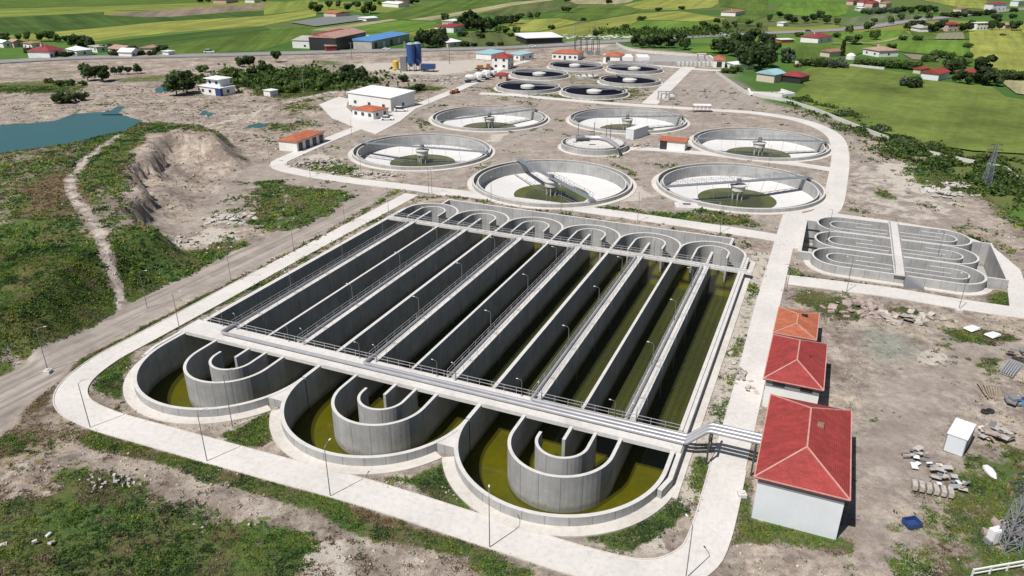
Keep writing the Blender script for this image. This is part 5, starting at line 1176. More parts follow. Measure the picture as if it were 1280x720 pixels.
CARS = [((262, 67.2), 'white', 2, 'white minibus on the highway at left', 6.0), ((483, 63.5), 'white', 1.4, 'white car passing the blue roofed hall', 4.4), ((665, 60), 'white', 1.4, 'pale car on the highway near the long shed', 4.4), ((1010, 40.5), 'dark', 1.4, 'dark car on the highway above the maroon farmhouse', 4.4), ((902, 45), 'white', 1.6, 'white van on the highway bend', 5), ((484, 150.5), 'white', 1.5, 'white car parked beside the small orange roofed house', 4.4), ((501, 139.5), 'white', 1.8, 'white van parked at the end of the long hall', 5), ((1253, 45.5), 'dark', 1.4, 'dark car parked near the pink cottage', 4.5), ((625, 83.5), 'white', 1.4, 'white car near the two storey red roofed house', 4.4)]
for (px, cm, hh, lb, L) in CARS:
    x, y = P(*px); t = thing('parked_car' if L < 4.6 else 'van', lb, 'car' if L < 4.6 else 'van', (x, y, .6 if px[1] < 70 else .12), .05)
    MB().quadbox([(-L/2, -.9, .35), (L/2, -.9, .35), (L/2, .9, .35), (-L/2, .9, .35)], [(-L/2, -.85, .95), (L/2, -.85, .85), (L/2, .85, .85), (-L/2, .85, .95)]).build('body', M[cm], t)
    c = MB().quadbox([(-L*.4, -.8, .95), (L*.25, -.8, .9), (L*.25, .8, .9), (-L*.4, .8, .95)], [(-L*.34, -.7, hh), (L*.1, -.7, hh), (L*.1, .7, hh), (-L*.34, .7, hh)]).build('cabin', M['glass'], t); MB().box((-L*.12, 0, hh+.02), (L*.42, 1.36, .05)).build('roof', M[cm], c)
    for a in (-L*.32, L*.32):
        for s in (-.8, .8): MB().tube([(a, s-.1, .33), (a, s+.1, .33)], .33, 10).build('wheel', M['rubber'], t)
# grit channels
x, y = P(824, 81); t = thing('grit_channels', 'long low concrete channels with white covers at the far side of the works', 'basin', (x, y, 0), -.06)
MB().box((0, 0, .9), (56, .5, 1.9)).build('side_wall', M['wall'], t)
for k in range(6): MB().box((10, 4+4.2*k, .9), (38, .5, 1.9+.01*k)).build('channel_wall', M['top'], t)
MB().box((10, 14.5, .3), (38, 21, .6)).build('water', M['water_dark'], t)
for k in range(3): MB().box((-26+9*k, 12, 1.6), (6.5, 14, 3.2)).build('cover', M['whiteroof'], t)
for k in range(9): MB().box((10+2.2*k, -2.2, .9), (1.1, 4.0, 1.8-.0*k)).build('buttress', M['top'], t)
MB().box((30, 10, 1.5), (1.4, 20, 3)).build('end_wall', M['top'], t)
x, y = P(876, 79); t = thing('gate_tower', 'pale raised platform beside the right orange roofed house', 'platform', (x, y, 0)); MB().box((0, 0, 5), (5, 3, .4)).build('deck', M['cream'], t)
for a in (-2, 2):
    for b in (-1.2, 1.2): MB().beam((a, b, 0), (a, b, 5), .3).build('leg', M['steel'], t)
# electrical yard
x, y = P(736, 68); t = thing('switchyard', 'cluster of tall dark electrical posts between the two orange roofed halls', 'electrical yard', (x, y, 0))
for a in (-8, -4.5, -1, 2.5, 6):
    MB().beam((a, 0, 0), (a, 0, 9), .35).build('post', M['darksteel'], t); MB().beam((a, 9, 0), (a, 9, 9), .35).build('post', M['darksteel'], t)
MB().beam((-8, 0, 8.6), (6, 0, 8.6), .3).build('beam', M['darksteel'], t); MB().beam((-8, 9, 8.6), (6, 9, 8.6), .3).build('beam', M['darksteel'], t)
for a in (-6, 0, 5): MB().box((a, -3, 1.3), (2.4, 2, 2.6)).build('transformer', M['greydark'], t)
for i, (px, hh, lb) in enumerate((((562, 80), 11, 'dark utility pole beside the track right of the blue silos'), ((440, 76), 10, 'thin utility pole before the factory'), ((719, 47), 11, 'utility pole behind the electrical yard, left'), ((744, 44), 11, 'utility pole behind the electrical yard, right'), ((588, 60), 9, 'pale utility pole by the highway hedge'), ((380, 112), 9, 'utility pole in the green thicket'))):
    x, y = P(*px); t = thing('utility_pole', lb, 'utility pole', (x, y, 0), .3, 'utility poles'); MB().tube([(0, 0, 0), (0, 0, hh)], [.2, .13], 8).build('pole', M['greydark'], t); MB().beam((-1.2, 0, hh-.6), (1.2, 0, hh-.6), .14).build('crossarm', M['greydark'], t)
# pink shelter
x, y = P(867, 140.5); t = thing('open_shelter', 'small open shelter with pale pink roof beside the rear road', 'shelter', (x, y, .1), -.06)
mb, _ = roof_mesh(0, 6.2, 0, 2.6, 2.4, .35, 'gable', .2); mb.build('roof', M['pinkroof' if False else 'whiteroof'], t)
for k in range(5):
    for b in (.1, 2.5): MB().beam((.1+1.5*k, b, 0), (.1+1.5*k, b, 2.45), .12).build('post', M['maroon'], t)
# unfinished frame
x, y = P(826, 127.5); t = thing('unfinished_frame', 'small unfinished concrete frame beside the short rear road', 'building', (x, y, 0), .05)
for a in (0, 3.2, 6.4):
    for b in (0, 5): MB().box((a, b, 1.6), (.5, .5, 3.2)).build('column', M['wall'], t)
MB().box((3.2, 0, 3.3), (7, .5, .4)).build('beam', M['wall'], t); MB().box((3.2, 5, 3.3), (7, .5, .4)).build('beam', M['wall'], t); MB().box((4.6, 2.5, 1.3), (2.0, 3, 2.6)).build('panel', M['white'], t); MB().box((3.2, 2.5, .3), (7.4, 6, .6)).build('plinth', M['rubble'], t)
# valve chamber near clarifier
x, y = P(858, 259); t = thing('valve_chamber', 'low white concrete chamber with open hatch beside the front right clarifier', 'chamber', (x, y, 0), -.1)
MB().box((0, 0, .2), (5.4, 4.2, .7)).build('slab', M['top'], t); MB().box((0, 0, .62), (3.6, 2.6, .3)).build('curb', M['top'], t); MB().box((0, 0, .79), (1.8, 1.0, .06)).build('hatch', M['dark'], t)
# low white yard walls beside the arched barn
x, y = P(960, 121); t = thing('yard_wall', 'low white retaining walls below the arched barn', 'wall', (x, y, 0), -.1)
MB().wall([(-6, 12), (-7, 3), (5, -2), (11, 2), (8, 12)], .8, -.3, 1.5).build('wall', M['white'], t); MB().box((1, 8, .15), (12, 7, .3)).build('paving', M['rubble'], t); MB().box((6.5, 2.5, 1.6), (4, 3, .15), .5).build('cover', M['whiteroof'], t)
x, y = P(1063, 74); t = thing('water_tank', 'small white domed tank among the grey green bushes', 'tank', (x, y, 0)); MB().cyl((0, 0), 2.6, 0, 2.2, 20).build('shell', M['white'], t); MB().cyl((0, 0), 2.6, 2.2, 3.4, 20, r2=.8).build('dome', M['whiteroof'], t)
# boundary walls
def bwall2(pts, h, label, mat='top'):
    o = MB().wall(catmull(PP(pts), 6), .35, -.3, h, 0, 0).build('boundary_wall', M[mat]); tag(o, label, 'wall'); return o
bwall2([(895, 92), (908, 101), (935, 118), (975, 126), (1010, 136), (1060, 156), (1110, 176)], 1.3, 'long pale boundary wall between bare strip and meadow')
bwall2([(1115, 180), (1150, 190), (1190, 199), (1230, 207), (1256, 212), (1268, 222), (1290, 242)], 1.0, 'lower pale boundary wall continuing through the scrub')
bwall2([(770, 56), (790, 64), (830, 68), (870, 71), (890, 74)], 1.5, 'boundary wall behind the grit channels')
bwall2([(1062, 83), (1075, 84), (1105, 87)], 1.2, 'short pale wall on the upper meadow edge')
bwall2([(318, 90), (300, 84), (360, 87)], .6, 'low rubble wall in the upper left thicket', 'rubble')
# ---------------------------------------------------------------- right yard objects
cx0, cy0 = P(1186, 556); t = thing('cabin_container', 'white portable cabin with dark edges standing alone in the dirt yard', 'container', (*W(19.4, 88.6), 0), -ANG-.32)
MB().box((1.05, 2.1, 1.3), (2.1, 4.2, 2.4)).build('body', M['bluewhite'], t); MB().box((1.05, 2.1, 2.56), (2.25, 4.35, .1)).build('roof', M['whiteroof'], t)
for a in (0, 2.1):
    for b in (0, 4.2): MB().beam((a, b, 0), (a, b, 2.5), .1).build('corner_post', M['greydark'], t)
MB().box((2.12, 1.2, 1.2), (.05, .9, 2.0)).build('door', M['greydark'], t)
def lattice(name, label, px, h, w0, lean=(0, 0), cat='lattice mast', arms=True):
    x, y = P(*px); t = thing(name, label, cat, (x, y, 0)); mb = MB(); n = int(h/1.1)
    def q(i, k):
        f = i/n; w_ = w0*(1-f*.72)/2; a, b = ((-1, -1), (1, -1), (1, 1), (-1, 1))[k]; return (a*w_+lean[0]*f, b*w_+lean[1]*f, h*f)
    for k in range(4):
        mb.beam(q(0, k), q(n, k), .09)
        for i in range(n): mb.beam(q(i, k), q(i+1, (k+1) % 4), .05); mb.beam(q(i, (k+1) % 4), q(i+1, k), .05); mb.beam(q(i, k), q(i, (k+1) % 4), .05)
    mb.build('lattice_tower', M['bridge'], t)
    if arms:
        for z, L in ((h*.98, 1.6), (h*.86, 2.0), (h*.76, 1.4)):
            f = z/h; a = MB(); a.beam((lean[0]*f-L, lean[1]*f, z), (lean[0]*f+L, lean[1]*f, z), .12); a.beam((lean[0]*f-L, lean[1]*f, z), (lean[0]*f, lean[1]*f, z+.5), .06); a.beam((lean[0]*f+L, lean[1]*f, z), (lean[0]*f, lean[1]*f, z+.5), .06); a.build('crossarm', M['darksteel'], t)
            for s in (-1, 1): MB().cyl((lean[0]*f+s*L, lean[1]*f), .12, z-.5, z, 8).build('insulator', M['brownroof'], t)
    return t
lattice('lattice_mast', 'grey steel lattice mast with crossarms rising beside the white box', (1258, 685), 9.5, 1.7)
lattice('lattice_mast', 'distant steel lattice mast in the scrub at the meadow corner', (1232, 232), 11, 1.8, cat='lattice pylon')
x, y = P(1240, 678); t = thing('meter_box', 'white upright box at the foot of the lattice mast', 'box', (x, y, 0), .3); MB().box((0, 0, .9), (1.2, .7, 1.8)).build('body', M['white'], t); MB().box((0, -.37, .9), (1.0, .05, 1.5)).build('door', M['whiteroof'], t); MB().box((-.65, 0, .3), (.3, .9, .6)).build('plinth', M['greydark'], t)
x, y = P(1139, 657); t = thing('blue_crate', 'blue plastic crate lying in the weeds beside the rubble', 'crate', (x, y, .1), .2).scale = (.85, .85, .8); t = [q for q in bpy.data.objects if q.name == 'blue_crate'][0]
MB().box((0, 0, .08), (1.8, 1.4, .1)).build('base', M['bluecrate'], t)
for a, b, c_, d_ in ((0, -.7, 1.8, .08), (0, .7, 1.8, .08), (-.9, 0, .08, 1.3), (.9, 0, .08, 1.3)): MB().box((a, b, .4), (c_, d_, .7)).build('side', M['bluecrate'], t)
x, y = P(1126, 600); t = thing('panel_stack', 'heap of pale grey sheets spread beside the yard track', 'sheet pile', (x+4.5, y+2, .1), .4)
rr = random.Random(3)
for k in range(44): MB().box((rr.gauss(0, .9), rr.uniform(-4.5, 3.5), .12+.015*k), (rr.uniform(.4, 1.3), rr.uniform(.15, .8), .04), rr.uniform(-.9, .9)).build('sheet', M[rr.choice(['greyroof', 'whiteroof', 'bluewhite', 'steel', 'lamp', 'greyroof', 'rubble', 'greyroof', 'wood'])], t)
x, y = P(1140, 571); t = thing('metal_frame', 'empty rectangular metal frame lying at the top of the sheet heap', 'frame', (x+1, y-.5, .15), -.5); mb = MB()
for a, b in (((-.8, -.5), (.8, -.5)), ((.8, -.5), (.8, .5)), ((.8, .5), (-.8, .5)), ((-.8, .5), (-.8, -.5))): mb.beam(a+(.1,), b+(.1,), .12)
mb.build('frame', M['greydark'], t)
x, y = P(1164, 616); t = thing('block_pallet', 'grey hollow block pallets sitting across the sheet heap', 'block pile', (x, y, .3), -.35)
for k in range(6): MB().box((-1.8+.72*k, 0, .3), (.5, 1.3, .6)).build('block', M['rubble'], t)
x, y = P(1262, 463); t = thing('pipe_bundle', 'bundle of blue grey steel pipes at the right edge of the yard', 'pipe bundle', (x, y, .1), .75)
for k in range(12): MB().tube([(-2.2, -.9+.3*(k % 6), .15+.28*(k//6)), (2.4, -.9+.3*(k % 6)+.02*k, .15+.28*(k//6))], .12, 8).build('pipe', M['steel'], t)
x, y = P(1270, 445); t = thing('scrap_pile', 'dark scrap metal pile above the blue grey pipes', 'scrap pile', (x, y, .1), .4)
for k in range(10): MB().box((rr.uniform(-1.5, 1.5), rr.uniform(-1.2, 1.2), .2+.08*k), (rr.uniform(.8, 2.4), rr.uniform(.2, .6), .15), rr.uniform(0, 3)).build('scrap_piece', M[rr.choice(['darksteel', 'greydark', 'wood'])], t)
x, y = P(1240, 492); t = thing('plank_pile', 'fan of weathered planks lying in the yard', 'plank pile', (x, y, .1), 1.2)
for k in range(8): MB().box((rr.uniform(-.4, .4), -.8+.3*k, .05+.03*k), (3.6, .16, .05), .12*(k-4)*.4).build('plank', M['wood'], t)
x, y = P(1263, 505); t = thing('scrap_heap', 'dark rusty box frames right of the planks', 'scrap pile', (x, y, .05), .5)
for k in range(5): MB().box((rr.uniform(-.9, .9), rr.uniform(-.7, .7), .3+.2*k), (1.1, .8, .3), rr.uniform(0, 3)).build('scrap_piece', M['greydark'], t)
x, y = P(1279, 507); t = thing('blue_drum', 'small bright blue drum at the right picture edge', 'drum', (x, y, 0)); MB().cyl((0, 0), .45, .05, 1.05, 16).build('shell', M['blueroof'], t); MB().cyl((0, 0), .47, 1.05, 1.1, 16).build('lid', M['bluecrate'], t)
x, y = P(1234, 516); t = thing('tyre_pair', 'black tyres lying together in the open dirt', 'tyres', (x, y, .12), .2)
for a in (-.4, .4): MB().ring((a, 0), .22, .5, 0, .26, 20).build('tyre', M['rubber'], t)
x, y = P(1247, 545); t = thing('sheet_pile', 'crumpled white and grey sheeting right of the portable cabin', 'sheet pile', (x, y, .1), .3)
for k in range(34): MB().box((rr.uniform(-2.4, 1.8), rr.uniform(-1.5, 1.6), .1+.025*k), (rr.uniform(.4, 1.6), rr.uniform(.25, 1.1), .05), rr.uniform(0, 3)).build('sheet', M[rr.choice(['whiteroof', 'lamp', 'greyroof', 'wood', 'pinkrubble', 'greyroof', 'rubble'])], t)
x, y = P(1250, 592); t = thing('small_boat', 'small pale upturned boat lying in the weeds', 'boat', (x-1.3, y, .1), 1.6); MB().tube([(-1.3, 0, .15), (-.7, 0, .2), (0, 0, .25), (.7, 0, .2), (1.2, 0, .1)], [.05, .4, .5, .42, .1], 10).build('hull', M['whiteroof'], t, smoothf=True)
for px, lb in (((1214, 413), 'white sheet lying on the weeds in front of the paving, left'), ((1240, 421), 'pale blue sheet lying on the weeds in front of the paving, right')):
    x, y = P(*px); t = thing('folded_sheet', lb, 'sheet', (x, y, .3), .5); MB().quadbox([(-1.1, -.7, 0), (1.1, -.8, 0), (1.2, .7, 0), (-1, .8, 0)], [(-1.0, -.6, .12), (1.0, -.7, .3), (1.1, .6, .15), (-.9, .7, .25)]).build('sheet', M['whiteroof' if px[0] < 1220 else 'bluewhite'], t)
# white pipe fence bottom right
a = Vector(P(1214, 722)); b = Vector(P(1300, 707)); t = thing('pipe_fence', 'white pipe railing at the bottom right corner', 'fence', (a.x, a.y, 0), 0)
d = b-a; MB().beam((0, 0, 1.0), (d.x, d.y, 1.0), .14).build('top_rail', M['white'], t); MB().beam((0, 0, .5), (d.x, d.y, .5), .1).build('rail', M['white'], t)
for k in range(5): MB().beam((d.x*k/4, d.y*k/4, 0), (d.x*k/4, d.y*k/4, 1.1), .14).build('post', M['white'], t)
# marker blocks under two lamps, manhole boxes, valve posts
for px, lb in (((60, 466), 'white concrete block at the foot of the lamp by the dirt track'), ((1198, 390), 'white concrete block at the foot of the right oval tank lamp'), ((927, 620), 'small white concrete block beside the large red roofed building')):
    x, y = P(*px); o = MB().box((0, 0, .2), (.9, .9, .5)).cyl((0, 0), .25, .45, .6, 10).build('concrete_block', M['top']); o.location = (x, y, 0); tag(o, lb, 'block')
#@@VEG
# ================================================================ RUBBLE AND SLABS
def slab_pile(name, label, px, spread, n, mat, smin, smax, seed):
    r = random.Random(seed); x, y = P(*px); mb = MB()
    for k in range(n):
        a, b = r.gauss(0, spread[0]*.5), r.gauss(0, spread[1]*.5); s1, s2, s3 = r.uniform(smin, smax), r.uniform(smin, smax), r.uniform(.12, .4)
        R = Matrix.Rotation(r.uniform(0, 6.3), 3, 'Z') @ Matrix.Rotation(r.uniform(-.5, .5), 3, 'X'); z = max(0, .7*(1-math.hypot(a/spread[0], b/spread[1])))*r.random()+.12
        vv = [R @ Vector((i*s1/2*r.uniform(.7, 1), j*s2/2*r.uniform(.7, 1), l*s3/2))+Vector((a, b, z)) for i, j, l in ((-1, -1, -1), (1, -1, -1), (1, 1, -1), (-1, 1, -1), (-1, -1, 1), (1, -1, 1), (1, 1, 1), (-1, 1, 1))]
        mb.quadbox(vv[:4], vv[4:])
    o = mb.build(name, M[mat]); o.location = (x, y, 0); tag(o, label, None, kind='stuff')
slab_pile('slab_pile', 'heap of broken pinkish slabs below the oval tank road', (1078, 386), (4.5, 3.2), 70, 'pinkrubble', .4, 1.6, 1)
slab_pile('slab_pile', 'second heap of grey slabs right of the pinkish heap', (1138, 400), (6, 3), 34, 'rubble', .6, 1.8, 2)
slab_pile('stone_pile', 'line of dumped stones inside the left rear road bend', (395, 205), (7, 7), 70, 'rubble', .5, 1.4, 3)
slab_pile('stone_pile', 'line of dumped stones in front of the leftmost clarifier', (470, 219), (10, 3), 70, 'rubble', .4, 1.2, 4)
slab_pile('stone_pile', 'heap of white boulders in the right scrub', (1178, 242), (6, 5), 40, 'palerock', .8, 2.0, 5)
slab_pile('stone_pile', 'smaller white boulders behind the larger white heap', (1198, 231), (4, 3), 18, 'palerock', .8, 1.8, 15)
slab_pile('stone_pile', 'pale rubble dump at the mouth of the pit', (284, 274), (6, 4), 40, 'palerock', .5, 1.5, 6)
slab_pile('stone_pile', 'grey rubble spread above the left dirt track', (210, 305), (9, 5), 70, 'rubble', .4, 1.4, 7)
slab_pile('stone_pile', 'rubble beside the road between hall and silos', (545, 100), (14, 12), 60, 'rubble', .8, 2.4, 8)
slab_pile('stone_pile', 'broken stones between splitter tank and chemical hut', (800, 183), (6, 4), 40, 'rubble', .5, 1.2, 9)
slab_pile('stone_pile', 'pale rubble at the right edge beside the boat', (1275, 670), (2.4, 3), 30, 'pinkrubble', .4, 1.2, 10)
slab_pile('stone_pile', 'white stones in the bottom left weeds', (30, 690), (4, 3), 5, 'palerock', .3, .9, 11)
slab_pile('stone_pile', 'light rubble above the weeds near the bottom left', (130, 605), (4, 3), 50, 'palerock', .12, .4, 12)
slab_pile('stone_pile', 'grey rubble beside the building at the road corner', (925, 470), (1.2, 6), 36, 'rubble', .3, .9, 13)
slab_pile('stone_pile', 'scattered broken slabs in front of the long white roofed shed yard', (740, 47), (40, 14), 120, 'palerock', 1.5, 4.0, 14)
# ================================================================ STUFF: pebbles and weeds
def scatter_xy(n, y0, y1, hw=None):
    hw = hw or (1.0 if y0 < 100 else .8)
    """points on the ground spread evenly over the land the view can reach"""
    y = np.sqrt(RS.uniform(y0**2, y1**2, n)); x = RS.uniform(-1, 1, n)*y*hw; return x, y
def blocked(x, y):
    b = np.zeros(x.shape, bool)
    for h in holes: 
        hx = np.array(h); s = (x > hx[:, 0].min()-2) & (x < hx[:, 0].max()+2) & (y > hx[:, 1].min()-2) & (y < hx[:, 1].max()+2)
        idx = np.where(s)[0]
        if len(idx): b[idx] |= sdist(x[idx], y[idx], h) < 1.9
    for o in bpy.data.objects:
        if o.type == 'MESH' and o.name.split('.')[0] in ('plant_road', 'paving', 'highway'):
            me = o.data; co = np.empty(len(me.vertices)*3); me.vertices.foreach_get('co', co); co = co.reshape(-1, 3)
            for p in me.polygons:
                if p.normal.z < .5: continue
                q = co[list(p.vertices)][:, :2]; s = (x > q[:, 0].min()) & (x < q[:, 0].max()) & (y > q[:, 1].min()) & (y < q[:, 1].max())
                idx = np.where(s & ~b)[0]
                if len(idx): b[idx[inside(x[idx], y[idx], q)]] = True
    U = x*cA-y*sA; V = x*sA+y*cA
    for a in ((-.9, 8.1, 66.9, 83.9), (-2.2, 5, 89.7, 103), (-2.3, 3.6, 105.7, 115.2)): b |= (U > a[0]) & (U < a[1]) & (V > a[2]) & (V < a[3])
    return b
def mesh_np(name, V, F, mat, cols=None, label=None, kind='stuff', cat=None):
    me = bpy.data.meshes.new(name); me.vertices.add(len(V)); me.vertices.foreach_set('co', V.astype(np.float32).ravel())
    k = F.shape[1]; me.loops.add(len(F)*k); me.loops.foreach_set('vertex_index', F.ravel().astype(np.int32)); me.polygons.add(len(F)); me.polygons.foreach_set('loop_start', np.arange(0, len(F)*k, k, dtype=np.int32))
    me.update(calc_edges=True)
    if cols is not None:
        at = me.attributes.new('tint', 'FLOAT_COLOR', 'POINT'); at.data.foreach_set('color', np.column_stack([cols, np.ones(len(cols))]).astype(np.float32).ravel())
    me.materials.append(mat); o = bpy.data.objects.new(name, me); COL.objects.link(o)
    if label: tag(o, label, cat, kind=kind)
    return o
def tint_mat(name, rough=.8, trans=.25):
    m, nt, bs = newmat(name); a = N(nt, 'ShaderNodeAttribute', attribute_name='tint'); nt.links.new(a.outputs['Color'], bs.inputs['Base Color'])
    bs.inputs['Roughness'].default_value = rough; bs.inputs['Specular IOR Level'].default_value = .2
    if trans:
        tr = N(nt, 'ShaderNodeBsdfTranslucent'); nt.links.new(a.outputs['Color'], tr.inputs[0]); mx = N(nt, 'ShaderNodeMixShader'); mx.inputs[0].default_value = trans
        nt.links.new(bs.outputs[0], mx.inputs[1]); nt.links.new(tr.outputs[0], mx.inputs[2]); nt.links.new(mx.outputs[0], nt.nodes['Material Output'].inputs[0])
    return m
M['weed'] = tint_mat('weed_leaves', .8, .35); M['stone'] = tint_mat('stones', .9, 0)
def weeds(n, y0, y1, size, label, thr=.5, leaf=5, name='weeds'):
    x, y = scatter_xy(n, y0, y1)
    ch, farm, n1, n2 = cover(x, y)
    nn = (fbm(x, y, 9, 70)-.5)*.9+(fbm(x, y, 3.3, 71)-.5)*1.2+(fbm(x, y, .9, 72)-.5)*1.0
    g = ch['g']+nn; d = ch['d']+(fbm(x, y, 2, 73)-.5)*1.4
    flip = (fbm(x, y, 3.6, 77)+RS.uniform(-.06, .06, n)) > .595
    rnd = RS.uniform(0, 1, n)
    isg = (g > thr) & ~flip; isd = (~isg) & ((d > thr+.08) | ((g > thr) & flip)); sparse = (rnd < .035) & (ch['t'] < .3)
    isg |= sparse & (rnd < .02); ok = (isg | isd | sparse) & (farm < .5)
    x, y, isg, ch_t = x[ok], y[ok], isg[ok], ch['t'][ok]
    b = blocked(x, y); x, y, isg = x[~b], y[~b], isg[~b]
    k = len(x); z = height(x, y)
    sz = size*RS.uniform(.5, 1.3, k)*np.where(isg, 1, .8); sz *= .6+.9*fbm(x, y, 5, 80)
    sp = fbm(x, y, 4.5, 91, 3)+RS.uniform(-.10, .10, k)
    pal = np.array([(.040, .078, .026), (.062, .130, .026), (.095, .185, .030), (.145, .20, .038), (.25, .25, .045), (.080, .125, .050)])
    ix = np.digitize(sp, [.40, .48, .545, .60, .65]); gc = pal[np.clip(ix, 0, 5)]
    dp = np.array([(.17, .125, .075), (.26, .21, .14), (.19, .125, .105), (.125, .115, .055), (.13, .085, .06)]); dc = dp[np.clip(((fbm(x, y, 3, 88)+RS.uniform(-.15, .15, k)-.3)*12).astype(int), 0, 4)]
    col = np.where(isg[:, None], gc, dc)*RS.uniform(.75, 1.3, k)[:, None]
    Vs = []; Cs = []
    for j in range(leaf):
        a = RS.uniform(0, 2*np.pi, k); t = RS.uniform(.3, 1.6, k); w_ = sz*RS.uniform(.25, .5, k); px = x+RS.uniform(-.9, .9, k)*sz; py = y+RS.uniform(-.9, .9, k)*sz
        hgt = sz*RS.uniform(.25, .75, k); dx, dy = np.cos(a), np.sin(a)
        q0 = np.stack([px-dy*w_, py+dx*w_, z-.05+hgt*.15], 1); q1 = np.stack([px+dy*w_, py-dx*w_, z-.05+hgt*.1], 1)
        q2 = np.stack([px+dx*hgt*t, py+dy*hgt*t, z+hgt], 1)
        Vs.append(np.stack([q0, q1, q2], 1)); c = col*RS.uniform(.7, 1.3, (k, 1)); Cs.append(np.repeat(c[:, None], 3, 1))
    V = np.concatenate(Vs).reshape(-1, 3); C_ = np.concatenate(Cs).reshape(-1, 3); F = np.arange(len(V)).reshape(-1, 3)
    return mesh_np(name, V, F, M['weed'], C_.clip(0, 1), label)
weeds(420000, 50, 125, .21, 'green and dry weeds growing around the front of the works', leaf=5)
weeds(240000, 120, 340, .50, 'green and dry weeds on the hill, the track sides and the far scrub', leaf=5)
def stones(n, y0, y1, smin, smax, label):
    x, y = scatter_xy(n, y0, y1); ch, farm, n1, n2 = cover(x, y)
    w_ = .35+ch['p']*1.1-ch['t']*1.0-ch['g']*.2+(fbm(x, y, 4, 50)-.5)*1.2
    ok = (w_ > .55) & (farm < .3); x, y = x[ok], y[ok]; b = blocked(x, y); x, y = x[~b], y[~b]; k = len(x); z = height(x, y)
    s = smin*(smax/smin)**(RS.uniform(0, 1, k)**3)
    base = np.array([(1, 0, 0), (0, 1, 0), (-1, 0, 0), (0, -1, 0), (0, 0, .8), (0, 0, -.5)], float)
    V = base[None]*RS.uniform(.6, 1.2, (k, 6, 3))*s[:, None, None]; a = RS.uniform(0, 6.3, k); c_, s_ = np.cos(a), np.sin(a)
    X = V[..., 0]*c_[:, None]-V[..., 1]*s_[:, None]; Y = V[..., 0]*s_[:, None]+V[..., 1]*c_[:, None]; V = np.stack([X+x[:, None], Y+y[:, None], V[..., 2]+z[:, None]+.02], -1)
    f = np.array([(0, 1, 4), (1, 2, 4), (2, 3, 4), (3, 0, 4), (1, 0, 5), (2, 1, 5), (3, 2, 5), (0, 3, 5)]); F = (f[None]+6*np.arange(k)[:, None, None]).reshape(-1, 3)
    c = np.array([.40, .36, .32])[None]*RS.uniform(.55, 1.4, (k, 1)); C_ = np.repeat(c, 6, 0)
    return mesh_np('stones', V.reshape(-1, 3), F, M['stone'], C_.clip(0, .8), label)
stones(45000, 50, 130, .04, .26, 'loose stones and clods scattered over the near bare ground')
stones(16000, 130, 380, .12, .6, 'loose stones scattered over the farther bare ground')
# ================================================================ TREES
def crown_mesh(kind, seed, cols):
    r = np.random.RandomState(seed); V = []; C_ = []
    if kind == 'round': lobes = [(r.uniform(-.30, .30), r.uniform(-.30, .30), r.uniform(.38, .82), r.uniform(.19, .29)) for _ in range(11)]
    elif kind == 'tall': lobes = [(r.uniform(-.16, .16), r.uniform(-.16, .16), z, .19-.10*abs(z-.5)) for z in np.linspace(.2, .92, 8)]
    elif kind == 'cypress': lobes = [(0, 0, z, .13-.10*max(0, z-.4)) for z in np.linspace(.12, .95, 9)]
    else: lobes = [(r.uniform(-.55, .55), r.uniform(-.45, .45), r.uniform(.2, .62), r.uniform(.22, .34)) for _ in range(11)]
    for (a, b, c, rad) in lobes:
        n = 110; d = r.normal(size=(n, 3)); d /= np.linalg.norm(d, axis=1)[:, None]; rr_ = rad*r.uniform(.55, 1.08, n)[:, None]
        p = np.array([a, b, c])+d*rr_*np.array([1, 1, .85]); p[:, 2] = np.maximum(p[:, 2], .03)
        t1 = r.normal(size=(n, 3)); t1 -= d*(t1*d).sum(1)[:, None]*.6; t1 /= np.linalg.norm(t1, axis=1)[:, None]; t2 = np.cross(d, t1); t2 /= np.linalg.norm(t2, axis=1)[:, None]+1e-9
        s = r.uniform(.038, .078, n)[:, None]
        V.append(np.stack([p-t1*s-t2*s*.6, p+t1*s-t2*s*.7, p+t1*s*.7+t2*s, p-t1*s*.8+t2*s*.8], 1)); base = np.array(cols[r.randint(len(cols))])
        cc = base*r.uniform(.6, 1.45, (n, 1)); C_.append(np.repeat(cc[:, None], 4, 1))
    V = np.concatenate(V).reshape(-1, 3); C_ = np.concatenate(C_).reshape(-1, 3); F = np.arange(len(V)).reshape(-1, 4)
    me_o = mesh_np('crown', V, F, M['weed'], C_.clip(0, 1)); return me_o
GREENS = {'dark': [(.045, .072, .026), (.060, .095, .032), (.034, .056, .022)], 'mid': [(.075, .125, .032), (.10, .15, .038), (.055, .095, .028)], 'grey': [(.09, .125, .085), (.12, .15, .10), (.06, .09, .055)], 'brown': [(.06, .045, .025), (.05, .05, .022)], 'light': [(.10, .14, .035), (.08, .12, .03)]}
PROTO = {}
def proto(kind, colr, var):
    key = (kind, colr, var)
    if key not in PROTO:
        t = thing('tree', '', 'tree'); o = crown_mesh(kind, hash(kind) % 97+var*13 if False else {'round': 3, 'tall': 5, 'cypress': 7, 'bush': 9}[kind]*11+var, GREENS[colr]); o.parent = t
        if kind != 'bush':
            mb = MB().tube([(0, 0, -.03), (.01, 0, .25), (.0, .02, .55)], [.028, .02, .01], 6)
            for k in range(4): a = k*1.6+var; mb.tube([(0, 0, .25+.05*k), (.14*math.cos(a), .14*math.sin(a), .45+.06*k)], [.012, .005], 4)
            mb.build('trunk', M['bark'], t)
        PROTO[key] = [t, False]
    pr = PROTO[key]
    if not pr[1]: pr[1] = True; return pr[0]
    return copy_tree(pr[0])
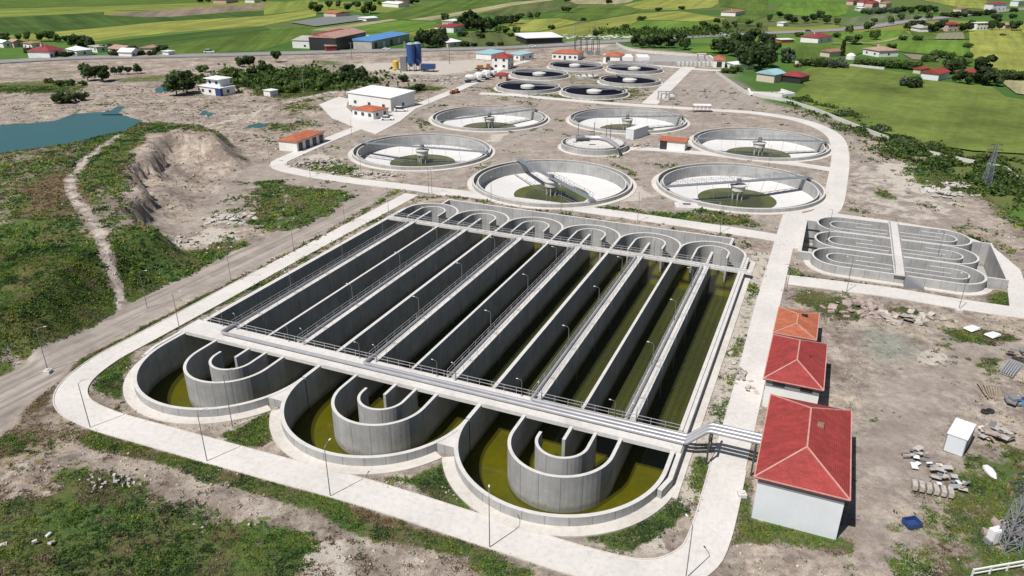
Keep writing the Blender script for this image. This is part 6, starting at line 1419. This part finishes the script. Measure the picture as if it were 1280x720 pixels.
CL_T = [
 ('round', 'mid', 7, 'tree in the row behind the far left farmhouses', [(-4, 52), (8, 53), (24, 52), (36, 51), (52, 52), (62, 52), (72, 53), (84, 55)]),
 ('round', 'dark', 9, 'dark tree behind the pale roofed farmhouse at far left', [(94, 60), (103, 62), (111, 62)]),
 ('bush', 'dark', 5, 'dark bush among the small houses along the left highway', [(38, 66), (70, 71), (80, 72), (90, 71), (133, 64), (146, 70), (168, 64), (204, 64)]),
 ('bush', 'brown', 5, 'brownish bush right of the small steep gabled cottage', [(178, 70), (190, 70)]),
 ('round', 'dark', 10, 'big dark tree of the pair below the left highway', [(110, 101), (129, 102)]),
 ('bush', 'dark', 5.5, 'low black green bush casting shade on the pale flats', [(78, 128), (89, 128), (99, 126)]),
 ('bush', 'mid', 3.2, 'small bush on the rough flats left of the big dark pair', [(59, 104), (70, 106), (76, 107), (90, 106), (103, 107)]),
 ('round', 'dark', 5, 'small dark tree right of the big dark pair', [(143, 93), (152, 93), (160, 93), (172, 92)]),
 ('round', 'dark', 11, 'tall dark tree shading the pool beside the two level white house', [(221, 119), (234, 117)]),
 ('bush', 'mid', 6, 'green bush behind the two level white house', [(245, 104), (256, 90), (293, 103), (303, 107), (288, 96)]),
 ('round', 'dark', 6, 'tree in the thicket right of the two level white house', [(317, 97), (335, 97), (345, 78), (328, 86), (312, 84), (300, 84)]),
 ('bush', 'mid', 5, 'green bush of the thicket below the highway left', [(340, 104), (355, 108), (370, 104), (385, 108), (400, 112), (350, 96), (375, 94), (392, 96), (410, 100), (365, 116), (330, 108), (345, 116)]),
 ('round', 'dark', 7.5, 'dark round tree at the right end of the thicket', [(432, 107), (442, 106), (452, 102), (438, 97)]),
 ('bush', 'dark', 4, 'small dark bush between the thicket and the white hall', [(465, 104), (458, 108), (504, 102), (512, 116), (525, 113)]),
 ('round', 'dark', 12, 'tall dark tree beside the pale pyramid roof', [(529, 60), (536, 61), (550, 58)]),
 ('bush', 'dark', 5, 'round dark bush along the highway hedge right of the pavilion', [(580, 58), (591, 59), (612, 58), (627, 58)]),
 ('tall', 'dark', 14, 'tall tree of the dense row behind the red roofed farmhouse', [(585, 38), (594, 36), (603, 40)]),
 ('round', 'dark', 11, 'round tree of the dense row behind the red roofed farmhouse', [(556, 30), (580, 36), (597, 41), (609, 40), (618, 37), (625, 34), (637, 32), (646, 30)]),
 ('round', 'mid', 7, 'small tree in the line left of the long white roofed shed', [(623, 41), (632, 43), (645, 44)]),
 ('round', 'mid', 8, 'lone tree in the upper middle fields', [(662, 24), (672, 23), (704, 16), (711, 16), (706, 3), (712, 3), (761, 6)]),
 ('round', 'mid', 11, 'tree in the group around the orange roofed barn at the top', [(392, 14), (398, 17), (411, 12), (424, 10), (435, 14), (446, 12), (456, 19), (463, 17), (468, 5)]),
 ('round', 'dark', 9, 'dark tree in the row behind the grit channels', [(795, 58), (803, 60), (810, 58), (818, 60), (826, 60)]),
 ('round', 'dark', 8, 'tree along the highway bend right of the dark row', [(840, 60), (851, 56), (856, 62), (833, 57)]),
 ('round', 'dark', 10, 'dark tree of the thick wood left of the maroon farmhouse', [(898, 67), (906, 66), (914, 70), (924, 72), (932, 68), (940, 54), (952, 60), (960, 62), (930, 60), (945, 70), (918, 60), (966, 68)]),
 ('round', 'dark', 12, 'large black green tree behind the arched barn', [(937, 86), (948, 90), (927, 84), (955, 84)]),
 ('bush', 'mid', 4, 'bush beside the glaring white shed roof', [(905, 91), (914, 92), (922, 90)]),
 ('tall', 'grey', 10, 'grey green tree left of the meadow hedge', [(980, 79), (989, 79)]),
 ('bush', 'mid', 6, 'bush of the hedge along the upper meadow edge', [(1002, 82), (1013, 82), (1022, 84), (1078, 83), (1088, 83), (1099, 84), (1108, 83), (1117, 85), (1127, 86), (1136, 87)]),
 ('bush', 'grey', 6, 'grey green bush in front of the rusty brown barn', [(1030, 84), (1040, 85), (1054, 85)]),
 ('cypress', 'dark', 10, 'slender dark cypress beside the rusty brown barn', [(1052, 71)]),
 ('bush', 'grey', 7.5, 'huge grey green bush standing out into the meadow', [(1130, 108)]),
 ('bush', 'dark', 7, 'huge dark green bush standing out into the meadow', [(1138, 110)]),
 ('round', 'dark', 8, 'dark tree between the two red roofed cottages', [(1181, 93), (1189, 92), (1196, 90)]),
 ('round', 'dark', 8, 'dark tree in front of the half hidden cottage', [(1199, 105), (1208, 106), (1236, 107), (1244, 108)]),
 ('tall', 'dark', 12, 'tall dark tree right of the half hidden cottage', [(1225, 105), (1230, 104)]),
 ('bush', 'dark', 6, 'dark bush in the hedge below the yellow wheat field', [(1252, 100), (1262, 100), (1272, 100), (1283, 100), (1292, 101)]),
 ('round', 'dark', 8, 'tree around the small grey barn and the pink house', [(1134, 38), (1141, 35), (1150, 34), (1157, 40), (1165, 41), (1173, 40), (1202, 41), (1209, 40), (1213, 36), (1178, 38)]),
 ('round', 'dark', 8, 'tree right of the white two storey block', [(1240, 38), (1245, 30), (1249, 38), (1264, 38), (1270, 38)]),
 ('bush', 'dark', 7, 'bush in the hedge beyond the highway at upper right', [(1178, 21), (1186, 22), (1194, 22), (1202, 21), (1215, 20), (1224, 20), (1232, 19), (1240, 18), (1265, 23), (1268, 15)]),
 ('bush', 'grey', 8, 'grey bush in the band below the village', [(1080, 17), (1088, 18), (1096, 18), (1104, 17), (1112, 17), (1120, 17)]),
 ('round', 'dark', 9, 'tree in the band right of the village', [(1128, 17), (1138, 18), (1148, 18), (1158, 18), (1167, 17)]),
 ('round', 'dark', 8, 'tree of the hedge left of the highway bend at upper right', [(962, 27), (974, 22), (984, 29), (993, 30), (1006, 29), (1016, 28), (1024, 25), (1033, 30)]),
 ('round', 'mid', 8, 'roadside tree along the highway below the grey green field', [(1061, 42), (1085, 40), (1069, 56), (1093, 50)]),
 ('round', 'mid', 7, 'small tree scattered along the upper side of the far highway', [(868, 40), (880, 38), (893, 42), (906, 38), (918, 35), (936, 33), (948, 36), (1046, 31), (1112, 30), (1126, 26), (1146, 27), (1160, 25), (1092, 30)]),
 ('bush', 'mid', 5, 'field edge bush in the upper right farmland', [(905, 55), (1000, 46), (1046, 47), (1060, 51), (1115, 61), (1128, 51), (1145, 51), (1160, 78), (1172, 72), (1185, 74), (1209, 60), (1210, 72), (1206, 82), (1240, 92)]),
 ('bush', 'dark', 5, 'hedge bush between the upper middle fields', [(640, 24), (652, 22), (690, 37), (730, 26), (746, 44), (782, 36), (800, 26), (824, 14), (852, 12), (895, 28), (576, 46), (600, 48), (640, 46)]),
 ('round', 'dark', 7, 'tree beside the farms of the top left fields', [(330, 4), (262, 3.5), (250, 4), (474, 7), (515, 6), (522, 5)]),
]
for (kind, colr, hgt, lb, pts) in CL_T:
    pts = sorted(pts); n = len(pts)
    for i, px in enumerate(pts):
        o = proto(kind, colr, i % 3 if n > 3 else i % 2); x, y = P(*px)
        s = hgt*random.uniform(.7, 1.05); o.location = (x, y, float(height(np.array([x]), np.array([y]))[0])); o.rotation_euler = (0, 0, random.uniform(0, 6.3)); o.scale = (s*random.uniform(.9, 1.25), s*random.uniform(.9, 1.2), s)
        l2 = lb if n == 1 else lb+', %s from the left' % ORD[i]
        if kind == 'bush': o.name = 'bush'
        elif kind == 'cypress': o.name = 'cypress_tree'
        tag(o, l2, 'bush' if kind == 'bush' else 'tree', 'trees and bushes: '+lb if n > 1 else None)
# scrub belt along the right boundary, uncountable
def scrub(n, ptsw, wd, size, label, colr):
    pl = catmull(ptsw, 3); pl = np.array(pl); i = RS.randint(0, len(pl)-1, n); t = RS.uniform(0, 1, n)[:, None]; p = pl[i]*(1-t)+pl[i+1]*t+RS.normal(size=(n, 2))*wd
    x, y = p[:, 0], p[:, 1]; k = n; clump = fbm(x, y, 6, 61); ok = clump > .42; x, y, clump = x[ok], y[ok], clump[ok]; k = len(x)
    z = height(x, y)+RS.uniform(0, 1, k)**.7*(clump-.38)*size*6
    d = RS.normal(size=(k, 3)); d /= np.linalg.norm(d, axis=1)[:, None]; e = np.cross(d, RS.normal(size=(k, 3))); e /= np.linalg.norm(e, axis=1)[:, None]; s = (size*RS.uniform(.15, .4, k))[:, None]; c = np.stack([x, y, z], 1)
    V = np.stack([c-d*s-e*s*.6, c+d*s-e*s*.7, c+d*s*.7+e*s, c-d*s*.8+e*s*.8], 1).reshape(-1, 3); base = np.array(GREENS[colr])[RS.randint(0, len(GREENS[colr]), k)]*RS.uniform(.6, 1.5, (k, 1)); F = np.arange(len(V)).reshape(-1, 4)
    mesh_np('scrub', V, F, M['weed'], np.repeat(base, 4, 0).clip(0, 1), label)
scrub(16000, PP([(985, 122), (1010, 132), (1050, 146), (1095, 166), (1130, 180)]), 3.0, 1.1, 'belt of mid green scrub outside the long pale boundary wall', 'mid')
scrub(9000, PP([(1015, 134), (1060, 150), (1110, 172), (1160, 190)]), 2.2, 1.1, 'grey green scrub tufts mixed in the belt beside the meadow', 'grey')
scrub(9000, PP([(1120, 190), (1170, 200), (1215, 215), (1260, 235), (1290, 255)]), 5.0, 1.2, 'dense scrub around the far lattice mast', 'mid')
scrub(9000, PP([(1140, 182), (1200, 195), (1260, 205), (1300, 215)]), 3.0, 1.2, 'light green scrub tops along the lower meadow edge', 'light')
scrub(12000, PP([(320, 98), (350, 100), (390, 100), (425, 104)]), 12.0, 2.2, 'green undergrowth of the thicket below the highway', 'mid')
scrub(5000, PP([(770, 40), (850, 44), (900, 40)]), 10.0, 2.2, 'rough hedge growth along the highway bend', 'mid')
print('objects', len(bpy.data.objects))
